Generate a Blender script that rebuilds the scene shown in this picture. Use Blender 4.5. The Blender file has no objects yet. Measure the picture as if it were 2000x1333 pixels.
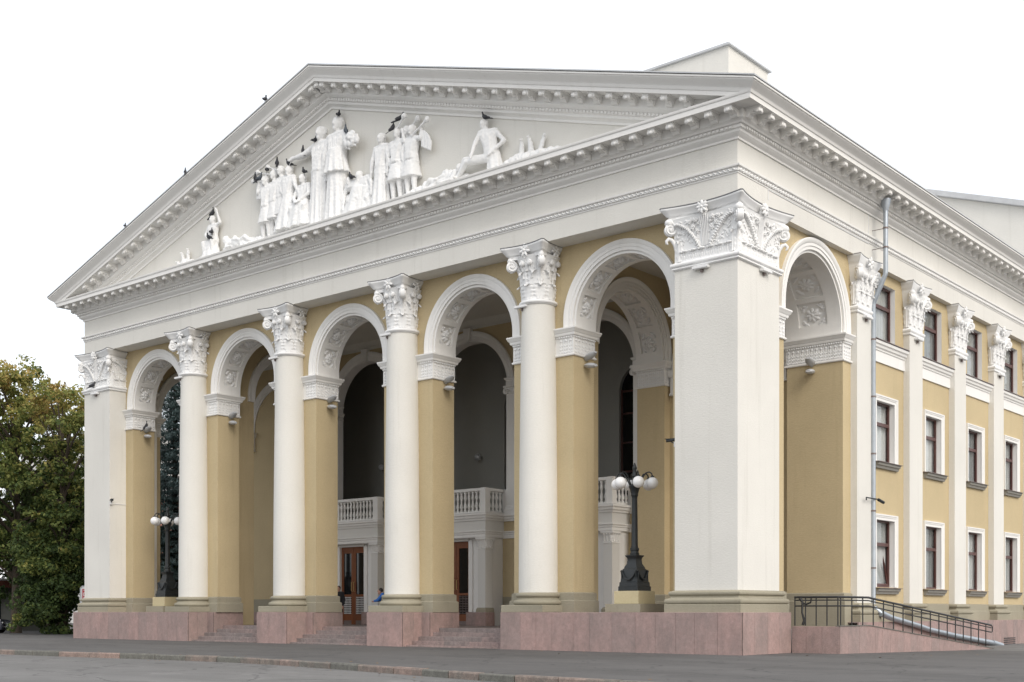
import bpy, bmesh, math, random
import numpy as np
from math import sin, cos, pi, radians, sqrt
from mathutils import Vector, Matrix

random.seed(7)
rng = np.random.default_rng(7)
scene = bpy.context.scene
col = scene.collection

# ------------------------------------------------------------------ camera
cam_d = bpy.data.cameras.new('camera')
cam_d.sensor_fit = 'HORIZONTAL'
cam_d.sensor_width = 36.0
cam_d.lens = 43.31
cam_d.shift_y = 0.2642
cam_d.clip_start = 0.1
cam_d.clip_end = 3000
cam = bpy.data.objects.new('camera', cam_d)
col.objects.link(cam)
cam.location = (19.0916, -33.3809, 1.3305)
cam.rotation_euler = (pi / 2, 0, 0.700634)
scene.camera = cam

# ------------------------------------------------------------------ sky and sun: bright overcast
SUN_EL, SUN_AZ = radians(36), radians(111)      # azimuth clockwise from +Y
world = bpy.data.worlds.new('World')
scene.world = world
world.use_nodes = True
wn, wl = world.node_tree.nodes, world.node_tree.links
wn.clear()
w_out = wn.new('ShaderNodeOutputWorld')
w_add = wn.new('ShaderNodeAddShader')
w_sky = wn.new('ShaderNodeTexSky')
w_sky.sky_type = 'NISHITA'
w_sky.sun_disc = False
w_sky.sun_elevation = SUN_EL
w_sky.sun_rotation = SUN_AZ
w_sky.dust_density = 4.0
w_bg = wn.new('ShaderNodeBackground')
w_bg.inputs['Strength'].default_value = 0.05
wl.new(w_sky.outputs[0], w_bg.inputs['Color'])
# the cloud layer: an even bright white veil with faint soft streaks
w_tc = wn.new('ShaderNodeTexCoord')
w_map = wn.new('ShaderNodeMapping')
w_map.inputs['Scale'].default_value = (1.0, 1.0, 3.0)
w_noise = wn.new('ShaderNodeTexNoise')
w_noise.inputs['Scale'].default_value = 2.2
w_noise.inputs['Detail'].default_value = 5
w_ramp = wn.new('ShaderNodeValToRGB')
w_ramp.color_ramp.elements[0].position = 0.34
w_ramp.color_ramp.elements[0].color = (0.80, 0.82, 0.84, 1)
w_ramp.color_ramp.elements[1].position = 0.62
w_ramp.color_ramp.elements[1].color = (1, 1, 1, 1)
w_cl = wn.new('ShaderNodeBackground')
w_cl.inputs['Strength'].default_value = 1.0
wl.new(w_tc.outputs['Generated'], w_map.inputs['Vector'])
wl.new(w_map.outputs[0], w_noise.inputs['Vector'])
wl.new(w_noise.outputs['Fac'], w_ramp.inputs[0])
wl.new(w_ramp.outputs[0], w_cl.inputs['Color'])
wl.new(w_bg.outputs[0], w_add.inputs[0])
wl.new(w_cl.outputs[0], w_add.inputs[1])
wl.new(w_add.outputs[0], w_out.inputs['Surface'])

sun_d = bpy.data.lights.new('sun', 'SUN')
sun_d.energy = 1.15
sun_d.angle = radians(32)
sun_d.color = (1.0, 0.97, 0.92)
sun = bpy.data.objects.new('sun', sun_d)
col.objects.link(sun)
sdir = Vector((sin(SUN_AZ) * cos(SUN_EL), cos(SUN_AZ) * cos(SUN_EL), sin(SUN_EL)))
sun.rotation_euler = sdir.to_track_quat('Z', 'Y').to_euler()
sun.location = (40, -30, 60)

vs = scene.view_settings
vs.view_transform = 'Standard'
vs.look = 'None'
vs.gamma = 1.0
vs.use_curve_mapping = False
vs.exposure = 0.21
scene.render.engine = 'CYCLES'
scene.cycles.use_denoising = True
scene.cycles.max_bounces = 6
scene.cycles.diffuse_bounces = 4
scene.cycles.glossy_bounces = 3
scene.cycles.transmission_bounces = 4
scene.cycles.transparent_max_bounces = 6

# ------------------------------------------------------------------ materials
MATS = {}


def new_mat(name):
    m = bpy.data.materials.new(name)
    m.use_nodes = True
    n = m.node_tree.nodes
    n.clear()
    out = n.new('ShaderNodeOutputMaterial')
    b = n.new('ShaderNodeBsdfPrincipled')
    m.node_tree.links.new(b.outputs[0], out.inputs['Surface'])
    MATS[name] = m
    return m, n, m.node_tree.links, b


def mixrgb(n, l, fac, a, b, mode='MIX'):
    x = n.new('ShaderNodeMix')
    x.data_type = 'RGBA'
    x.blend_type = mode
    for sock, v in ((x.inputs[0], fac), (x.inputs[6], a), (x.inputs[7], b)):
        if isinstance(v, (int, float)):
            sock.default_value = v
        elif isinstance(v, tuple):
            sock.default_value = v if len(v) == 4 else v + (1,)
        else:
            l.new(v, sock)
    return x.outputs[2]


def noise(n, l, vec, scale, detail=4, rough=0.55):
    t = n.new('ShaderNodeTexNoise')
    t.inputs['Scale'].default_value = scale
    t.inputs['Detail'].default_value = detail
    t.inputs['Roughness'].default_value = rough
    l.new(vec, t.inputs['Vector'])
    return t.outputs['Fac']


def ramp(n, l, fac, p0, p1, c0=(0, 0, 0), c1=(1, 1, 1)):
    r = n.new('ShaderNodeValToRGB')
    r.color_ramp.elements[0].position = p0
    r.color_ramp.elements[0].color = c0 + (1,)
    r.color_ramp.elements[1].position = p1
    r.color_ramp.elements[1].color = c1 + (1,)
    l.new(fac, r.inputs[0])
    return r.outputs[0]


def position(n, l, scale=None):
    g = n.new('ShaderNodeNewGeometry')
    if scale is None:
        return g.outputs['Position']
    mp = n.new('ShaderNodeMapping')
    mp.inputs['Scale'].default_value = scale
    l.new(g.outputs['Position'], mp.inputs['Vector'])
    return mp.outputs[0]


def bump(n, l, b, height, strength, dist):
    x = n.new('ShaderNodeBump')
    x.inputs['Strength'].default_value = strength
    x.inputs['Distance'].default_value = dist
    l.new(height, x.inputs['Height'])
    l.new(x.outputs[0], b.inputs['Normal'])


def stucco(name, c, var=0.10, grit=0.35, streak=0.12, dirt=(0.36, 0.34, 0.29)):
    m, n, l, b = new_mat(name)
    p = position(n, l)
    big = ramp(n, l, noise(n, l, p, 0.35, 5), 0.3, 0.75)
    c2 = tuple(v * (1 - var) for v in c)
    colr = mixrgb(n, l, big, c, c2)
    # rain streaks: long in z, narrow along the wall
    ps = position(n, l, (1.6, 1.6, 0.09))
    st = ramp(n, l, noise(n, l, ps, 1.7, 6, 0.65), 0.56, 0.80)
    f = n.new('ShaderNodeMath')
    f.operation = 'MULTIPLY'
    f.inputs[1].default_value = streak
    l.new(st, f.inputs[0])
    colr = mixrgb(n, l, f.outputs[0], colr, dirt)
    fine = noise(n, l, position(n, l, (1, 1, 2.6)), 13, 6, 0.75)
    colr = mixrgb(n, l, 0.20, colr, fine, 'OVERLAY')
    l.new(colr, b.inputs['Base Color'])
    b.inputs['Roughness'].default_value = 0.92
    b.inputs['Specular IOR Level'].default_value = 0.15
    bump(n, l, b, noise(n, l, position(n, l, (1, 1, 2.4)), 9, 6, 0.75), grit, 0.03)
    return m


stucco('cream_stucco', (0.745, 0.728, 0.68), 0.09, 0.40, 0.26)
stucco('white_trim', (0.825, 0.815, 0.79), 0.06, 0.12, 0.18)
stucco('relief_white', (0.83, 0.83, 0.825), 0.05, 0.12, 0.16)
stucco('yellow_stucco', (0.57, 0.465, 0.288), 0.14, 0.45, 0.30, (0.33, 0.26, 0.16))
stucco('olive_base', (0.37, 0.34, 0.262), 0.24, 0.40, 0.35, (0.18, 0.17, 0.11))
stucco('grey_plaster', (0.40, 0.40, 0.375), 0.12, 0.15, 0.10, (0.2, 0.2, 0.19))
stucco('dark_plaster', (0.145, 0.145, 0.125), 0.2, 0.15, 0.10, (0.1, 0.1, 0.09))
stucco('ceiling_plaster', (0.62, 0.61, 0.57), 0.08, 0.10, 0.05)
stucco('back_white', (0.70, 0.69, 0.66), 0.05, 0.1, 0.1)
stucco('back_pink', (0.62, 0.33, 0.26), 0.1, 0.1, 0.1)
stucco('brown_awning', (0.16, 0.06, 0.045), 0.2, 0.1, 0.2)
stucco('pedestal_paint', (0.60, 0.52, 0.33), 0.12, 0.2, 0.25, (0.3, 0.27, 0.17))


def granite(name, c0, c1, dark=(0.12, 0.09, 0.09), rand=0.5, rough=0.7, stain=0.45, speck=0.35, mottle=0.22):
    m, n, l, b = new_mat(name)
    p = position(n, l)
    oi = n.new('ShaderNodeObjectInfo')
    big = noise(n, l, p, 1.1, 6, 0.7)
    mx = n.new('ShaderNodeMath')
    mx.operation = 'MULTIPLY_ADD'
    mx.inputs[1].default_value = rand
    l.new(oi.outputs['Random'], mx.inputs[0])
    l.new(big, mx.inputs[2])
    f = ramp(n, l, mx.outputs[0], 0.35, 0.95)
    colr = mixrgb(n, l, f, c0, c1)
    sp = ramp(n, l, noise(n, l, p, 70, 3, 0.8), 0.35, 0.65)
    colr = mixrgb(n, l, speck, colr, sp, 'OVERLAY')
    mot = ramp(n, l, noise(n, l, p, 7.0, 5, 0.75), 0.38, 0.66)
    colr = mixrgb(n, l, mottle, colr, mot, 'OVERLAY')
    ps = position(n, l, (1.5, 1.5, 0.7))
    st = ramp(n, l, noise(n, l, ps, 1.3, 7, 0.75), 0.44, 0.72)
    g = n.new('ShaderNodeMath')
    g.operation = 'MULTIPLY'
    g.inputs[1].default_value = stain
    l.new(st, g.inputs[0])
    colr = mixrgb(n, l, g.outputs[0], colr, dark)
    l.new(colr, b.inputs['Base Color'])
    b.inputs['Roughness'].default_value = rough
    bump(n, l, b, noise(n, l, p, 40, 4, 0.7), 0.15, 0.01)
    return m


granite('pink_granite', (0.415, 0.275, 0.25), (0.31, 0.232, 0.215), (0.17, 0.14, 0.13), 0.42, 0.7, 0.62, 0.26, 0.10)
granite('step_granite', (0.33, 0.235, 0.215), (0.24, 0.20, 0.19), (0.11, 0.095, 0.09), 0.6, 0.75, 0.65, 0.35, 0.18)
granite('kerb_granite', (0.36, 0.245, 0.205), (0.16, 0.155, 0.135), (0.09, 0.09, 0.08), 0.8, 0.8, 0.55, 0.5)
granite('mortar', (0.13, 0.10, 0.09), (0.10, 0.08, 0.075), (0.06, 0.05, 0.05), 0.0, 0.95)


def asphalt(name, c, c2, wear):
    m, n, l, b = new_mat(name)
    p = position(n, l)
    pl = position(n, l, (0.10, 0.35, 1.0))
    f = ramp(n, l, noise(n, l, pl, 1.3, 6, 0.62), 0.32, 0.72)
    colr = mixrgb(n, l, f, c, c2)
    f2 = ramp(n, l, noise(n, l, p, 0.9, 7, 0.7), 0.55, 0.72)
    g = n.new('ShaderNodeMath')
    g.operation = 'MULTIPLY'
    g.inputs[1].default_value = wear
    l.new(f2, g.inputs[0])
    colr = mixrgb(n, l, g.outputs[0], colr, tuple(min(1, v * 1.45) for v in c2))
    f3 = ramp(n, l, noise(n, l, p, 0.45, 3, 0.5), 0.66, 0.74)
    g3 = n.new('ShaderNodeMath')
    g3.operation = 'MULTIPLY'
    g3.inputs[1].default_value = 0.45
    l.new(f3, g3.inputs[0])
    colr = mixrgb(n, l, g3.outputs[0], colr, tuple(v * 0.62 for v in c))
    # tyre and scrape streaks along the street, small repairs
    pk = position(n, l, (0.22, 1.6, 1.0))
    fk = ramp(n, l, noise(n, l, pk, 1.5, 6, 0.72), 0.60, 0.70)
    g4 = n.new('ShaderNodeMath')
    g4.operation = 'MULTIPLY'
    g4.inputs[1].default_value = wear
    l.new(fk, g4.inputs[0])
    colr = mixrgb(n, l, g4.outputs[0], colr, tuple(min(1, v * 1.6) for v in c2))
    pd = position(n, l, (0.5, 2.2, 1.0))
    fd = ramp(n, l, noise(n, l, pd, 0.7, 5, 0.6), 0.60, 0.72)
    g5 = n.new('ShaderNodeMath')
    g5.operation = 'MULTIPLY'
    g5.inputs[1].default_value = 0.5
    l.new(fd, g5.inputs[0])
    colr = mixrgb(n, l, g5.outputs[0], colr, tuple(v * 0.55 for v in c))
    wv = n.new('ShaderNodeVectorMath')
    wv.operation = 'ADD'
    nz_ = n.new('ShaderNodeTexNoise')
    nz_.inputs['Scale'].default_value = 1.2
    nz_.inputs['Detail'].default_value = 5
    l.new(p, nz_.inputs['Vector'])
    l.new(p, wv.inputs[0])
    l.new(nz_.outputs['Color'], wv.inputs[1])
    vo = n.new('ShaderNodeTexVoronoi')
    vo.feature = 'DISTANCE_TO_EDGE'
    vo.inputs['Scale'].default_value = 0.28
    l.new(wv.outputs[0], vo.inputs['Vector'])
    ck = ramp(n, l, vo.outputs['Distance'], 0.004, 0.012, (1, 1, 1), (0, 0, 0))
    g6 = n.new('ShaderNodeMath')
    g6.operation = 'MULTIPLY'
    g6.inputs[1].default_value = 0.55
    l.new(ck, g6.inputs[0])
    colr = mixrgb(n, l, g6.outputs[0], colr, (0.03, 0.03, 0.03))
    sp = noise(n, l, p, 60, 3, 0.8)
    colr = mixrgb(n, l, 0.45, colr, sp, 'OVERLAY')
    l.new(colr, b.inputs['Base Color'])
    b.inputs['Roughness'].default_value = 0.85
    bump(n, l, b, noise(n, l, p, 55, 3, 0.8), 0.35, 0.008)
    return m


asphalt('asphalt_road', (0.125, 0.122, 0.118), (0.175, 0.17, 0.165), 0.6)
asphalt('asphalt_walk', (0.072, 0.069, 0.067), (0.118, 0.113, 0.110), 0.45)


def simple(name, c, rough=0.6, metal=0.0, var=0.25, scale=6.0, spec=0.5, bstr=0.0):
    m, n, l, b = new_mat(name)
    p = position(n, l)
    f = noise(n, l, p, scale, 5, 0.6)
    colr = mixrgb(n, l, f, tuple(v * (1 - var) for v in c), tuple(min(1, v * (1 + var)) for v in c))
    l.new(colr, b.inputs['Base Color'])
    b.inputs['Roughness'].default_value = rough
    b.inputs['Metallic'].default_value = metal
    b.inputs['Specular IOR Level'].default_value = spec
    if bstr:
        bump(n, l, b, noise(n, l, p, scale * 6, 4, 0.7), bstr, 0.01)
    return m


simple('black_iron', (0.016, 0.02, 0.022), 0.45, 0.0, 0.4, 9, 0.5, 0.2)
simple('rail_paint', (0.02, 0.02, 0.02), 0.5, 0.0, 0.3)
simple('zinc', (0.42, 0.46, 0.50), 0.42, 0.7, 0.2, 4)
simple('zinc_roof', (0.52, 0.53, 0.54), 0.6, 0.2, 0.2, 2)
simple('lead_cover', (0.20, 0.20, 0.205), 0.6, 0.2, 0.3, 3)
simple('floodlight_grey', (0.50, 0.51, 0.52), 0.45, 0.1, 0.1)
simple('globe_glass', (0.86, 0.86, 0.86), 0.16, 0.0, 0.02)
simple('door_wood', (0.19, 0.062, 0.022), 0.42, 0.0, 0.35, 3)
simple('frame_brown', (0.085, 0.032, 0.026), 0.4, 0.0, 0.25)
simple('sill_stone', (0.27, 0.26, 0.235), 0.8, 0.0, 0.2, 5, 0.3, 0.2)
simple('sill_metal', (0.20, 0.16, 0.15), 0.5, 0.3, 0.25)
simple('brass', (0.45, 0.33, 0.14), 0.35, 0.9, 0.1)
simple('curtain', (0.60, 0.61, 0.60), 0.95, 0.0, 0.25, 2)
simple('bark', (0.075, 0.06, 0.047), 0.95, 0.0, 0.4, 8, 0.2, 0.6)
simple('pigeon_grey', (0.035, 0.036, 0.042), 0.7, 0.0, 0.45, 30)
simple('pigeon_blue', (0.10, 0.115, 0.135), 0.7, 0.0, 0.45, 30)
simple('skin', (0.45, 0.25, 0.18), 0.6, 0.0, 0.08)
simple('hair_dark', (0.02, 0.015, 0.012), 0.6, 0.0, 0.2)
simple('cloth_black', (0.016, 0.016, 0.019), 0.9, 0.0, 0.3)
simple('cloth_blue', (0.04, 0.10, 0.27), 0.9, 0.0, 0.35, 14)
simple('cloth_denim', (0.05, 0.06, 0.10), 0.9, 0.0, 0.3)
simple('shirt_white', (0.7, 0.72, 0.74), 0.9, 0.0, 0.1)
simple('car_paint', (0.02, 0.022, 0.035), 0.2, 0.2, 0.1)
simple('rubber', (0.015, 0.015, 0.015), 0.9, 0.0, 0.2)
simple('chrome', (0.6, 0.6, 0.6), 0.2, 1.0, 0.05)
simple('sign_white', (0.75, 0.75, 0.75), 0.5, 0.0, 0.04)
simple('sign_red', (0.45, 0.05, 0.06), 0.5, 0.0, 0.1)
simple('sign_yellow', (0.70, 0.52, 0.04), 0.5, 0.0, 0.1)
simple('sign_orange', (0.6, 0.25, 0.05), 0.5, 0.0, 0.1)
simple('plaid_blue', (0.03, 0.13, 0.42), 0.9, 0.0, 0.3, 20)

simple('dry_leaf', (0.22, 0.13, 0.05), 0.8, 0.0, 0.5, 8)
m = MATS['curtain']
n, l = m.node_tree.nodes, m.node_tree.links
oi = n.new('ShaderNodeObjectInfo')
cr = ramp(n, l, oi.outputs['Random'], 0.1, 0.9, (0.26, 0.27, 0.27), (0.74, 0.74, 0.72))
l.new(cr, n['Principled BSDF'].inputs['Base Color'])

m, n, l, b = new_mat('dark_glass')
b.inputs['Base Color'].default_value = (0.012, 0.013, 0.014, 1)
b.inputs['Roughness'].default_value = 0.04
b.inputs['Specular IOR Level'].default_value = 0.75

m, n, l, b = new_mat('window_glass')
tr = n.new('ShaderNodeBsdfTransparent')
tr.inputs[0].default_value = (0.90, 0.91, 0.91, 1)
gl = n.new('ShaderNodeBsdfGlossy')
gl.inputs['Roughness'].default_value = 0.03
fr = n.new('ShaderNodeFresnel')
fr.inputs['IOR'].default_value = 1.5
mx = n.new('ShaderNodeMixShader')
geo = n.new('ShaderNodeNewGeometry')
io = n.new('ShaderNodeMapRange')
io.inputs['To Min'].default_value = 1.45
io.inputs['To Max'].default_value = 1 / 1.45
l.new(geo.outputs['Backfacing'], io.inputs['Value'])
l.new(io.outputs[0], fr.inputs['IOR'])
l.new(fr.outputs[0], mx.inputs[0])
l.new(tr.outputs[0], mx.inputs[1])
l.new(gl.outputs[0], mx.inputs[2])
l.new(mx.outputs[0], n['Material Output'].inputs['Surface'])
n.remove(b)


def leafmat(name, cols, trans=0.35):
    m, n, l, b = new_mat(name)
    at = n.new('ShaderNodeAttribute')
    at.attribute_name = 'tint'
    r = n.new('ShaderNodeValToRGB')
    els = r.color_ramp.elements
    els[0].position, els[0].color = 0, cols[0] + (1,)
    els[1].position, els[1].color = 1, cols[-1] + (1,)
    for i, c in enumerate(cols[1:-1], 1):
        e = els.new(i / (len(cols) - 1))
        e.color = c + (1,)
    l.new(at.outputs['Fac'], r.inputs[0])
    l.new(r.outputs[0], b.inputs['Base Color'])
    b.inputs['Roughness'].default_value = 0.6
    b.inputs['Specular IOR Level'].default_value = 0.25
    tl = n.new('ShaderNodeBsdfTranslucent')
    l.new(r.outputs[0], tl.inputs[0])
    mx = n.new('ShaderNodeMixShader')
    mx.inputs[0].default_value = trans
    l.new(b.outputs[0], mx.inputs[1])
    l.new(tl.outputs[0], mx.inputs[2])
    l.new(mx.outputs[0], n['Material Output'].inputs['Surface'])


leafmat('maple_leaf', [(0.04, 0.066, 0.023), (0.082, 0.122, 0.036), (0.19, 0.215, 0.06), (0.36, 0.325, 0.10), (0.44, 0.31, 0.115)])
leafmat('shrub_leaf', [(0.03, 0.06, 0.02), (0.055, 0.095, 0.025), (0.09, 0.12, 0.03)])
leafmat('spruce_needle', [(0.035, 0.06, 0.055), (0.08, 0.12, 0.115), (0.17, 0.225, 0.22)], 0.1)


# ------------------------------------------------------------------ mesh helpers
class MB:
    def __init__(self):
        self.v, self.f = [], []

    def add(self, vs, fs, M=None):
        o = len(self.v)
        if M is not None:
            vs = [tuple(M @ Vector(p)) for p in vs]
        self.v += [tuple(p) for p in vs]
        self.f += [tuple(i + o for i in f) for f in fs]
        return self

    def merge(self, mb, M=None):
        return self.add(mb.v, mb.f, M)

    def box(self, x0, x1, y0, y1, z0, z1, M=None):
        vs = [(x, y, z) for z in (z0, z1) for y in (y0, y1) for x in (x0, x1)]
        return self.add(vs, [(0, 2, 3, 1), (4, 5, 7, 6), (0, 1, 5, 4), (2, 6, 7, 3), (0, 4, 6, 2), (1, 3, 7, 5)], M)

    def bbox(self, x0, x1, y0, y1, z0, z1, c=0.01, M=None):
        """box with chamfered edges on the vertical sides and the top"""
        r1 = [(x0, y0), (x1, y0), (x1, y1), (x0, y1)]
        r2 = [(x0 + c, y0 + c), (x1 - c, y0 + c), (x1 - c, y1 - c), (x0 + c, y1 - c)]
        vs = [(x, y, z0) for x, y in r2] + [(x, y, z0 + c) for x, y in r1] + [(x, y, z1 - c) for x, y in r1] + [(x, y, z1) for x, y in r2]
        fs = [(3, 2, 1, 0), (12, 13, 14, 15)]
        for k in range(3):
            for i in range(4):
                j = (i + 1) % 4
                fs.append((k * 4 + i, k * 4 + j, k * 4 + 4 + j, k * 4 + 4 + i))
        return self.add(vs, fs, M)

    def quad(self, a, b, c, d):
        return self.add([a, b, c, d], [(0, 1, 2, 3)])

    def loft(self, rings, closed=True, cap=True, M=None):
        n = len(rings[0])
        vs = [p for r in rings for p in r]
        fs = []
        for k in range(len(rings) - 1):
            for i in range(n if closed else n - 1):
                j = (i + 1) % n
                fs.append((k * n + i, k * n + j, (k + 1) * n + j, (k + 1) * n + i))
        if cap and closed:
            fs.append(tuple(range(n - 1, -1, -1)))
            fs.append(tuple((len(rings) - 1) * n + i for i in range(n)))
        return self.add(vs, fs, M)

    def lathe(self, prof, seg=32, c=(0, 0), M=None, cap=True):
        rings = [[(c[0] + r * cos(2 * pi * i / seg), c[1] + r * sin(2 * pi * i / seg), z) for i in range(seg)] for r, z in prof]
        return self.loft(rings, True, cap, M)

    def prism(self, pts, d0, d1, axis='y', M=None):
        """2D polygon pts=(a,b) extruded along axis"""
        def mp(a, b, d):
            return {'y': (a, d, b), 'x': (d, a, b), 'z': (a, b, d)}[axis]
        n = len(pts)
        vs = [mp(a, b, d0) for a, b in pts] + [mp(a, b, d1) for a, b in pts]
        fs = [tuple(range(n)), tuple(range(2 * n - 1, n - 1, -1))] + [(i, i + n, (i + 1) % n + n, (i + 1) % n) for i in range(n)]
        return self.add(vs, fs, M)

    def tube(self, pts, rad, seg=8, M=None, cap=True, squash=1.0):
        pts = [Vector(p) for p in pts]
        n = len(pts)
        rs = rad if isinstance(rad, (list, tuple)) else [rad] * n
        rings = []
        up = None
        for i, p in enumerate(pts):
            t = (pts[min(i + 1, n - 1)] - pts[max(i - 1, 0)])
            t = t.normalized() if t.length > 1e-9 else Vector((0, 0, 1))
            if up is None:
                up = Vector((0, 0, 1)) if abs(t.z) < 0.9 else Vector((1, 0, 0))
            a = (up - t * up.dot(t))
            if a.length < 1e-6:
                a = t.orthogonal()
            a.normalize()
            up = a
            b2 = t.cross(a)
            rings.append([tuple(p + a * rs[i] * cos(2 * pi * k / seg) + b2 * rs[i] * squash * sin(2 * pi * k / seg)) for k in range(seg)])
        return self.loft(rings, True, cap, M)

    def ball(self, c, r, seg=12, rings=8, M=None):
        if isinstance(r, (int, float)):
            r = (r, r, r)
        rr = []
        for j in range(rings + 1):
            a = -pi / 2 + pi * j / rings
            q = max(cos(a), 0.02)
            rr.append([(c[0] + r[0] * q * cos(2 * pi * i / seg), c[1] + r[1] * q * sin(2 * pi * i / seg), c[2] + r[2] * sin(a)) for i in range(seg)])
        return self.loft(rr, True, True, M)

    def sweep(self, prof, path, closed=False, M=None):
        """prof: (offset outwards, z) points; path: plan points; outward is to the right of travel"""
        n = len(path)
        P = [Vector((p[0], p[1])) for p in path]
        rings = []
        for i in range(n):
            def nrm(a, b):
                d = (b - a).normalized()
                return Vector((d.y, -d.x))
            if closed or 0 < i < n - 1:
                n1 = nrm(P[i - 1], P[i])
                n2 = nrm(P[i], P[(i + 1) % n])
                mth = (n1 + n2)
                mth = mth / max(mth.dot(n1), 1e-6)
            elif i == 0:
                mth = nrm(P[0], P[1])
            else:
                mth = nrm(P[-2], P[-1])
            rings.append([(P[i].x + mth.x * o, P[i].y + mth.y * o, z) for o, z in prof])
        if closed:
            rings.append(rings[0])
        k = len(prof)
        vs = [p for r in rings for p in r]
        fs = []
        for i in range(len(rings) - 1):
            for j in range(k - 1):
                fs.append((i * k + j, (i + 1) * k + j, (i + 1) * k + j + 1, i * k + j + 1))
        if not closed:
            fs.append(tuple(range(k)))
            fs.append(tuple((len(rings) - 1) * k + j for j in range(k - 1, -1, -1)))
        return self.add(vs, fs, M)

    def mesh(self, name, mat, smooth=None, fix=True):
        me = bpy.data.meshes.new(name)
        me.from_pydata(self.v, [], self.f)
        if fix:
            bm = bmesh.new()
            bm.from_mesh(me)
            bmesh.ops.recalc_face_normals(bm, faces=bm.faces)
            bm.to_mesh(me)
            bm.free()
        if smooth is not None:
            me.polygons.foreach_set('use_smooth', [True] * len(me.polygons))
            if smooth < 180:
                me.set_sharp_from_angle(angle=radians(smooth))
        me.materials.append(MATS[mat])
        me.update()
        return me

    def obj(self, name, mat, parent=None, smooth=None, fix=True, local=False, loc=None):
        return link(name, self.mesh(name, mat, smooth, fix), parent, local, loc)


def wpos(o):
    p = Vector(o.location)
    while o.parent:
        o = o.parent
        p = p + Vector(o.location)
    return p


def link(name, data, parent=None, local=False, loc=None, rot=None):
    """a mesh in world coordinates (local=False) or in its parent's frame"""
    o = bpy.data.objects.new(name, data)
    col.objects.link(o)
    if parent is not None:
        o.parent = parent
        if not local:
            o.location = -wpos(parent)
    if loc is not None:
        o.location = Vector(o.location) + Vector(loc)
    if rot is not None:
        o.rotation_euler = rot
    return o


def empty(name, loc, parent=None):
    o = bpy.data.objects.new(name, None)
    o.empty_display_size = 0.3
    col.objects.link(o)
    if parent is not None:
        o.parent = parent
        o.location = Vector(loc) - wpos(parent)
    else:
        o.location = loc
    return o


def tag(o, label=None, cat=None, group=None, kind=None):
    for k, v in (('label', label), ('category', cat), ('group', group), ('kind', kind)):
        if v:
            o[k] = v
    return o


def copy_tree(o, parent=None):
    c = o.copy()
    col.objects.link(c)
    c.parent = parent
    for ch in list(o.children):
        copy_tree(ch, c)
    return c


def T(x=0, y=0, z=0):
    return Matrix.Translation((x, y, z))


def RZ(a):
    return Matrix.Rotation(a, 4, 'Z')


def RX(a):
    return Matrix.Rotation(a, 4, 'X')


def RY(a):
    return Matrix.Rotation(a, 4, 'Y')


# ------------------------------------------------------------------ setting: ground
W = 37.08
XC = -W / 2


def gz(x, y):
    return -0.0135 * min(max(0.0, y - 3.0), 18.0) if x > -2 else -0.0


KERB = [(-150, -13.2), (-60, -12.9), (-34, -12.6), (-21.9, -12.2), (-17.4, -11.9), (-13.9, -11.45), (-10.3, -11.3), (-7.8, -11.55), (-5.6, -11.98),
        (-3.55, -12.45), (-1.7, -12.87), (-0.16, -13.24), (1.23, -13.58), (2.6, -13.82), (4.0, -13.95), (5.2, -14.0), (8, -14.0), (14, -14.0), (60, -14.0)]


def kerb_y(x):
    for (x0, y0), (x1, y1) in zip(KERB, KERB[1:]):
        if x0 <= x <= x1:
            return y0 + (y1 - y0) * (x - x0) / (x1 - x0)
    return -13


mb = MB()
mb.add([(-900, -600, -0.15), (900, -600, -0.15), (900, 900, -0.15), (-900, 900, -0.15)], [(0, 1, 2, 3)])
tag(mb.obj('ground', 'asphalt_road', fix=False), kind='structure')

mb = MB()
xs = sorted(set([x for x, _ in KERB] + [-45, -40, -30, -26, -2.01, -1.99, 0, 3, 10, 20, 30]))
ysf = [None, -8, -3, 3, 6, 9, 12, 15, 18, 21, 40, 70, 110]
for x0, x1 in zip(xs, xs[1:]):
    for a, bb in zip(ysf, ysf[1:]):
        def yy(q, x):
            return kerb_y(x) + 0.16 if q is None else q
        pts = [(x0, yy(a, x0)), (x1, yy(a, x1)), (x1, yy(bb, x1)), (x0, yy(bb, x0))]
        mb.add([(x, y, gz(x, y) if y > 3 else 0.0) for x, y in pts], [(0, 1, 2, 3)])
tag(mb.obj('pavement', 'asphalt_walk', fix=False), kind='structure')

kerb = empty('kerb', (-8, -12, -0.15))
tag(kerb, kind='structure')
s = -44.0
while s < 22:
    Ls = random.uniform(0.95, 1.75)
    x0, x1 = s, s + Ls - 0.03
    y0, y1 = kerb_y(x0), kerb_y(x1)
    dx, dy = x1 - x0, y1 - y0
    Ln = sqrt(dx * dx + dy * dy)
    nx, ny = -dy / Ln, dx / Ln
    dz = random.uniform(-0.008, 0.012)
    mb = MB()
    w0 = random.uniform(-0.008, 0.008)
    def kp(t, q, z):
        return (x0 + dx * t + nx * (q + w0), y0 + dy * t + ny * (q + w0), z)
    prof = [(0.0, -0.2), (0.0, -0.02), (0.02, 0.012 + dz), (0.17, 0.012 + dz), (0.17, -0.2)]
    mb.loft([[kp(t, q, z) for q, z in prof] for t in (0, 0.02, 0.98, 1)], True, True)
    mb.obj('kerb_stone', 'kerb_granite', kerb)
    s += Ls

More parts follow.
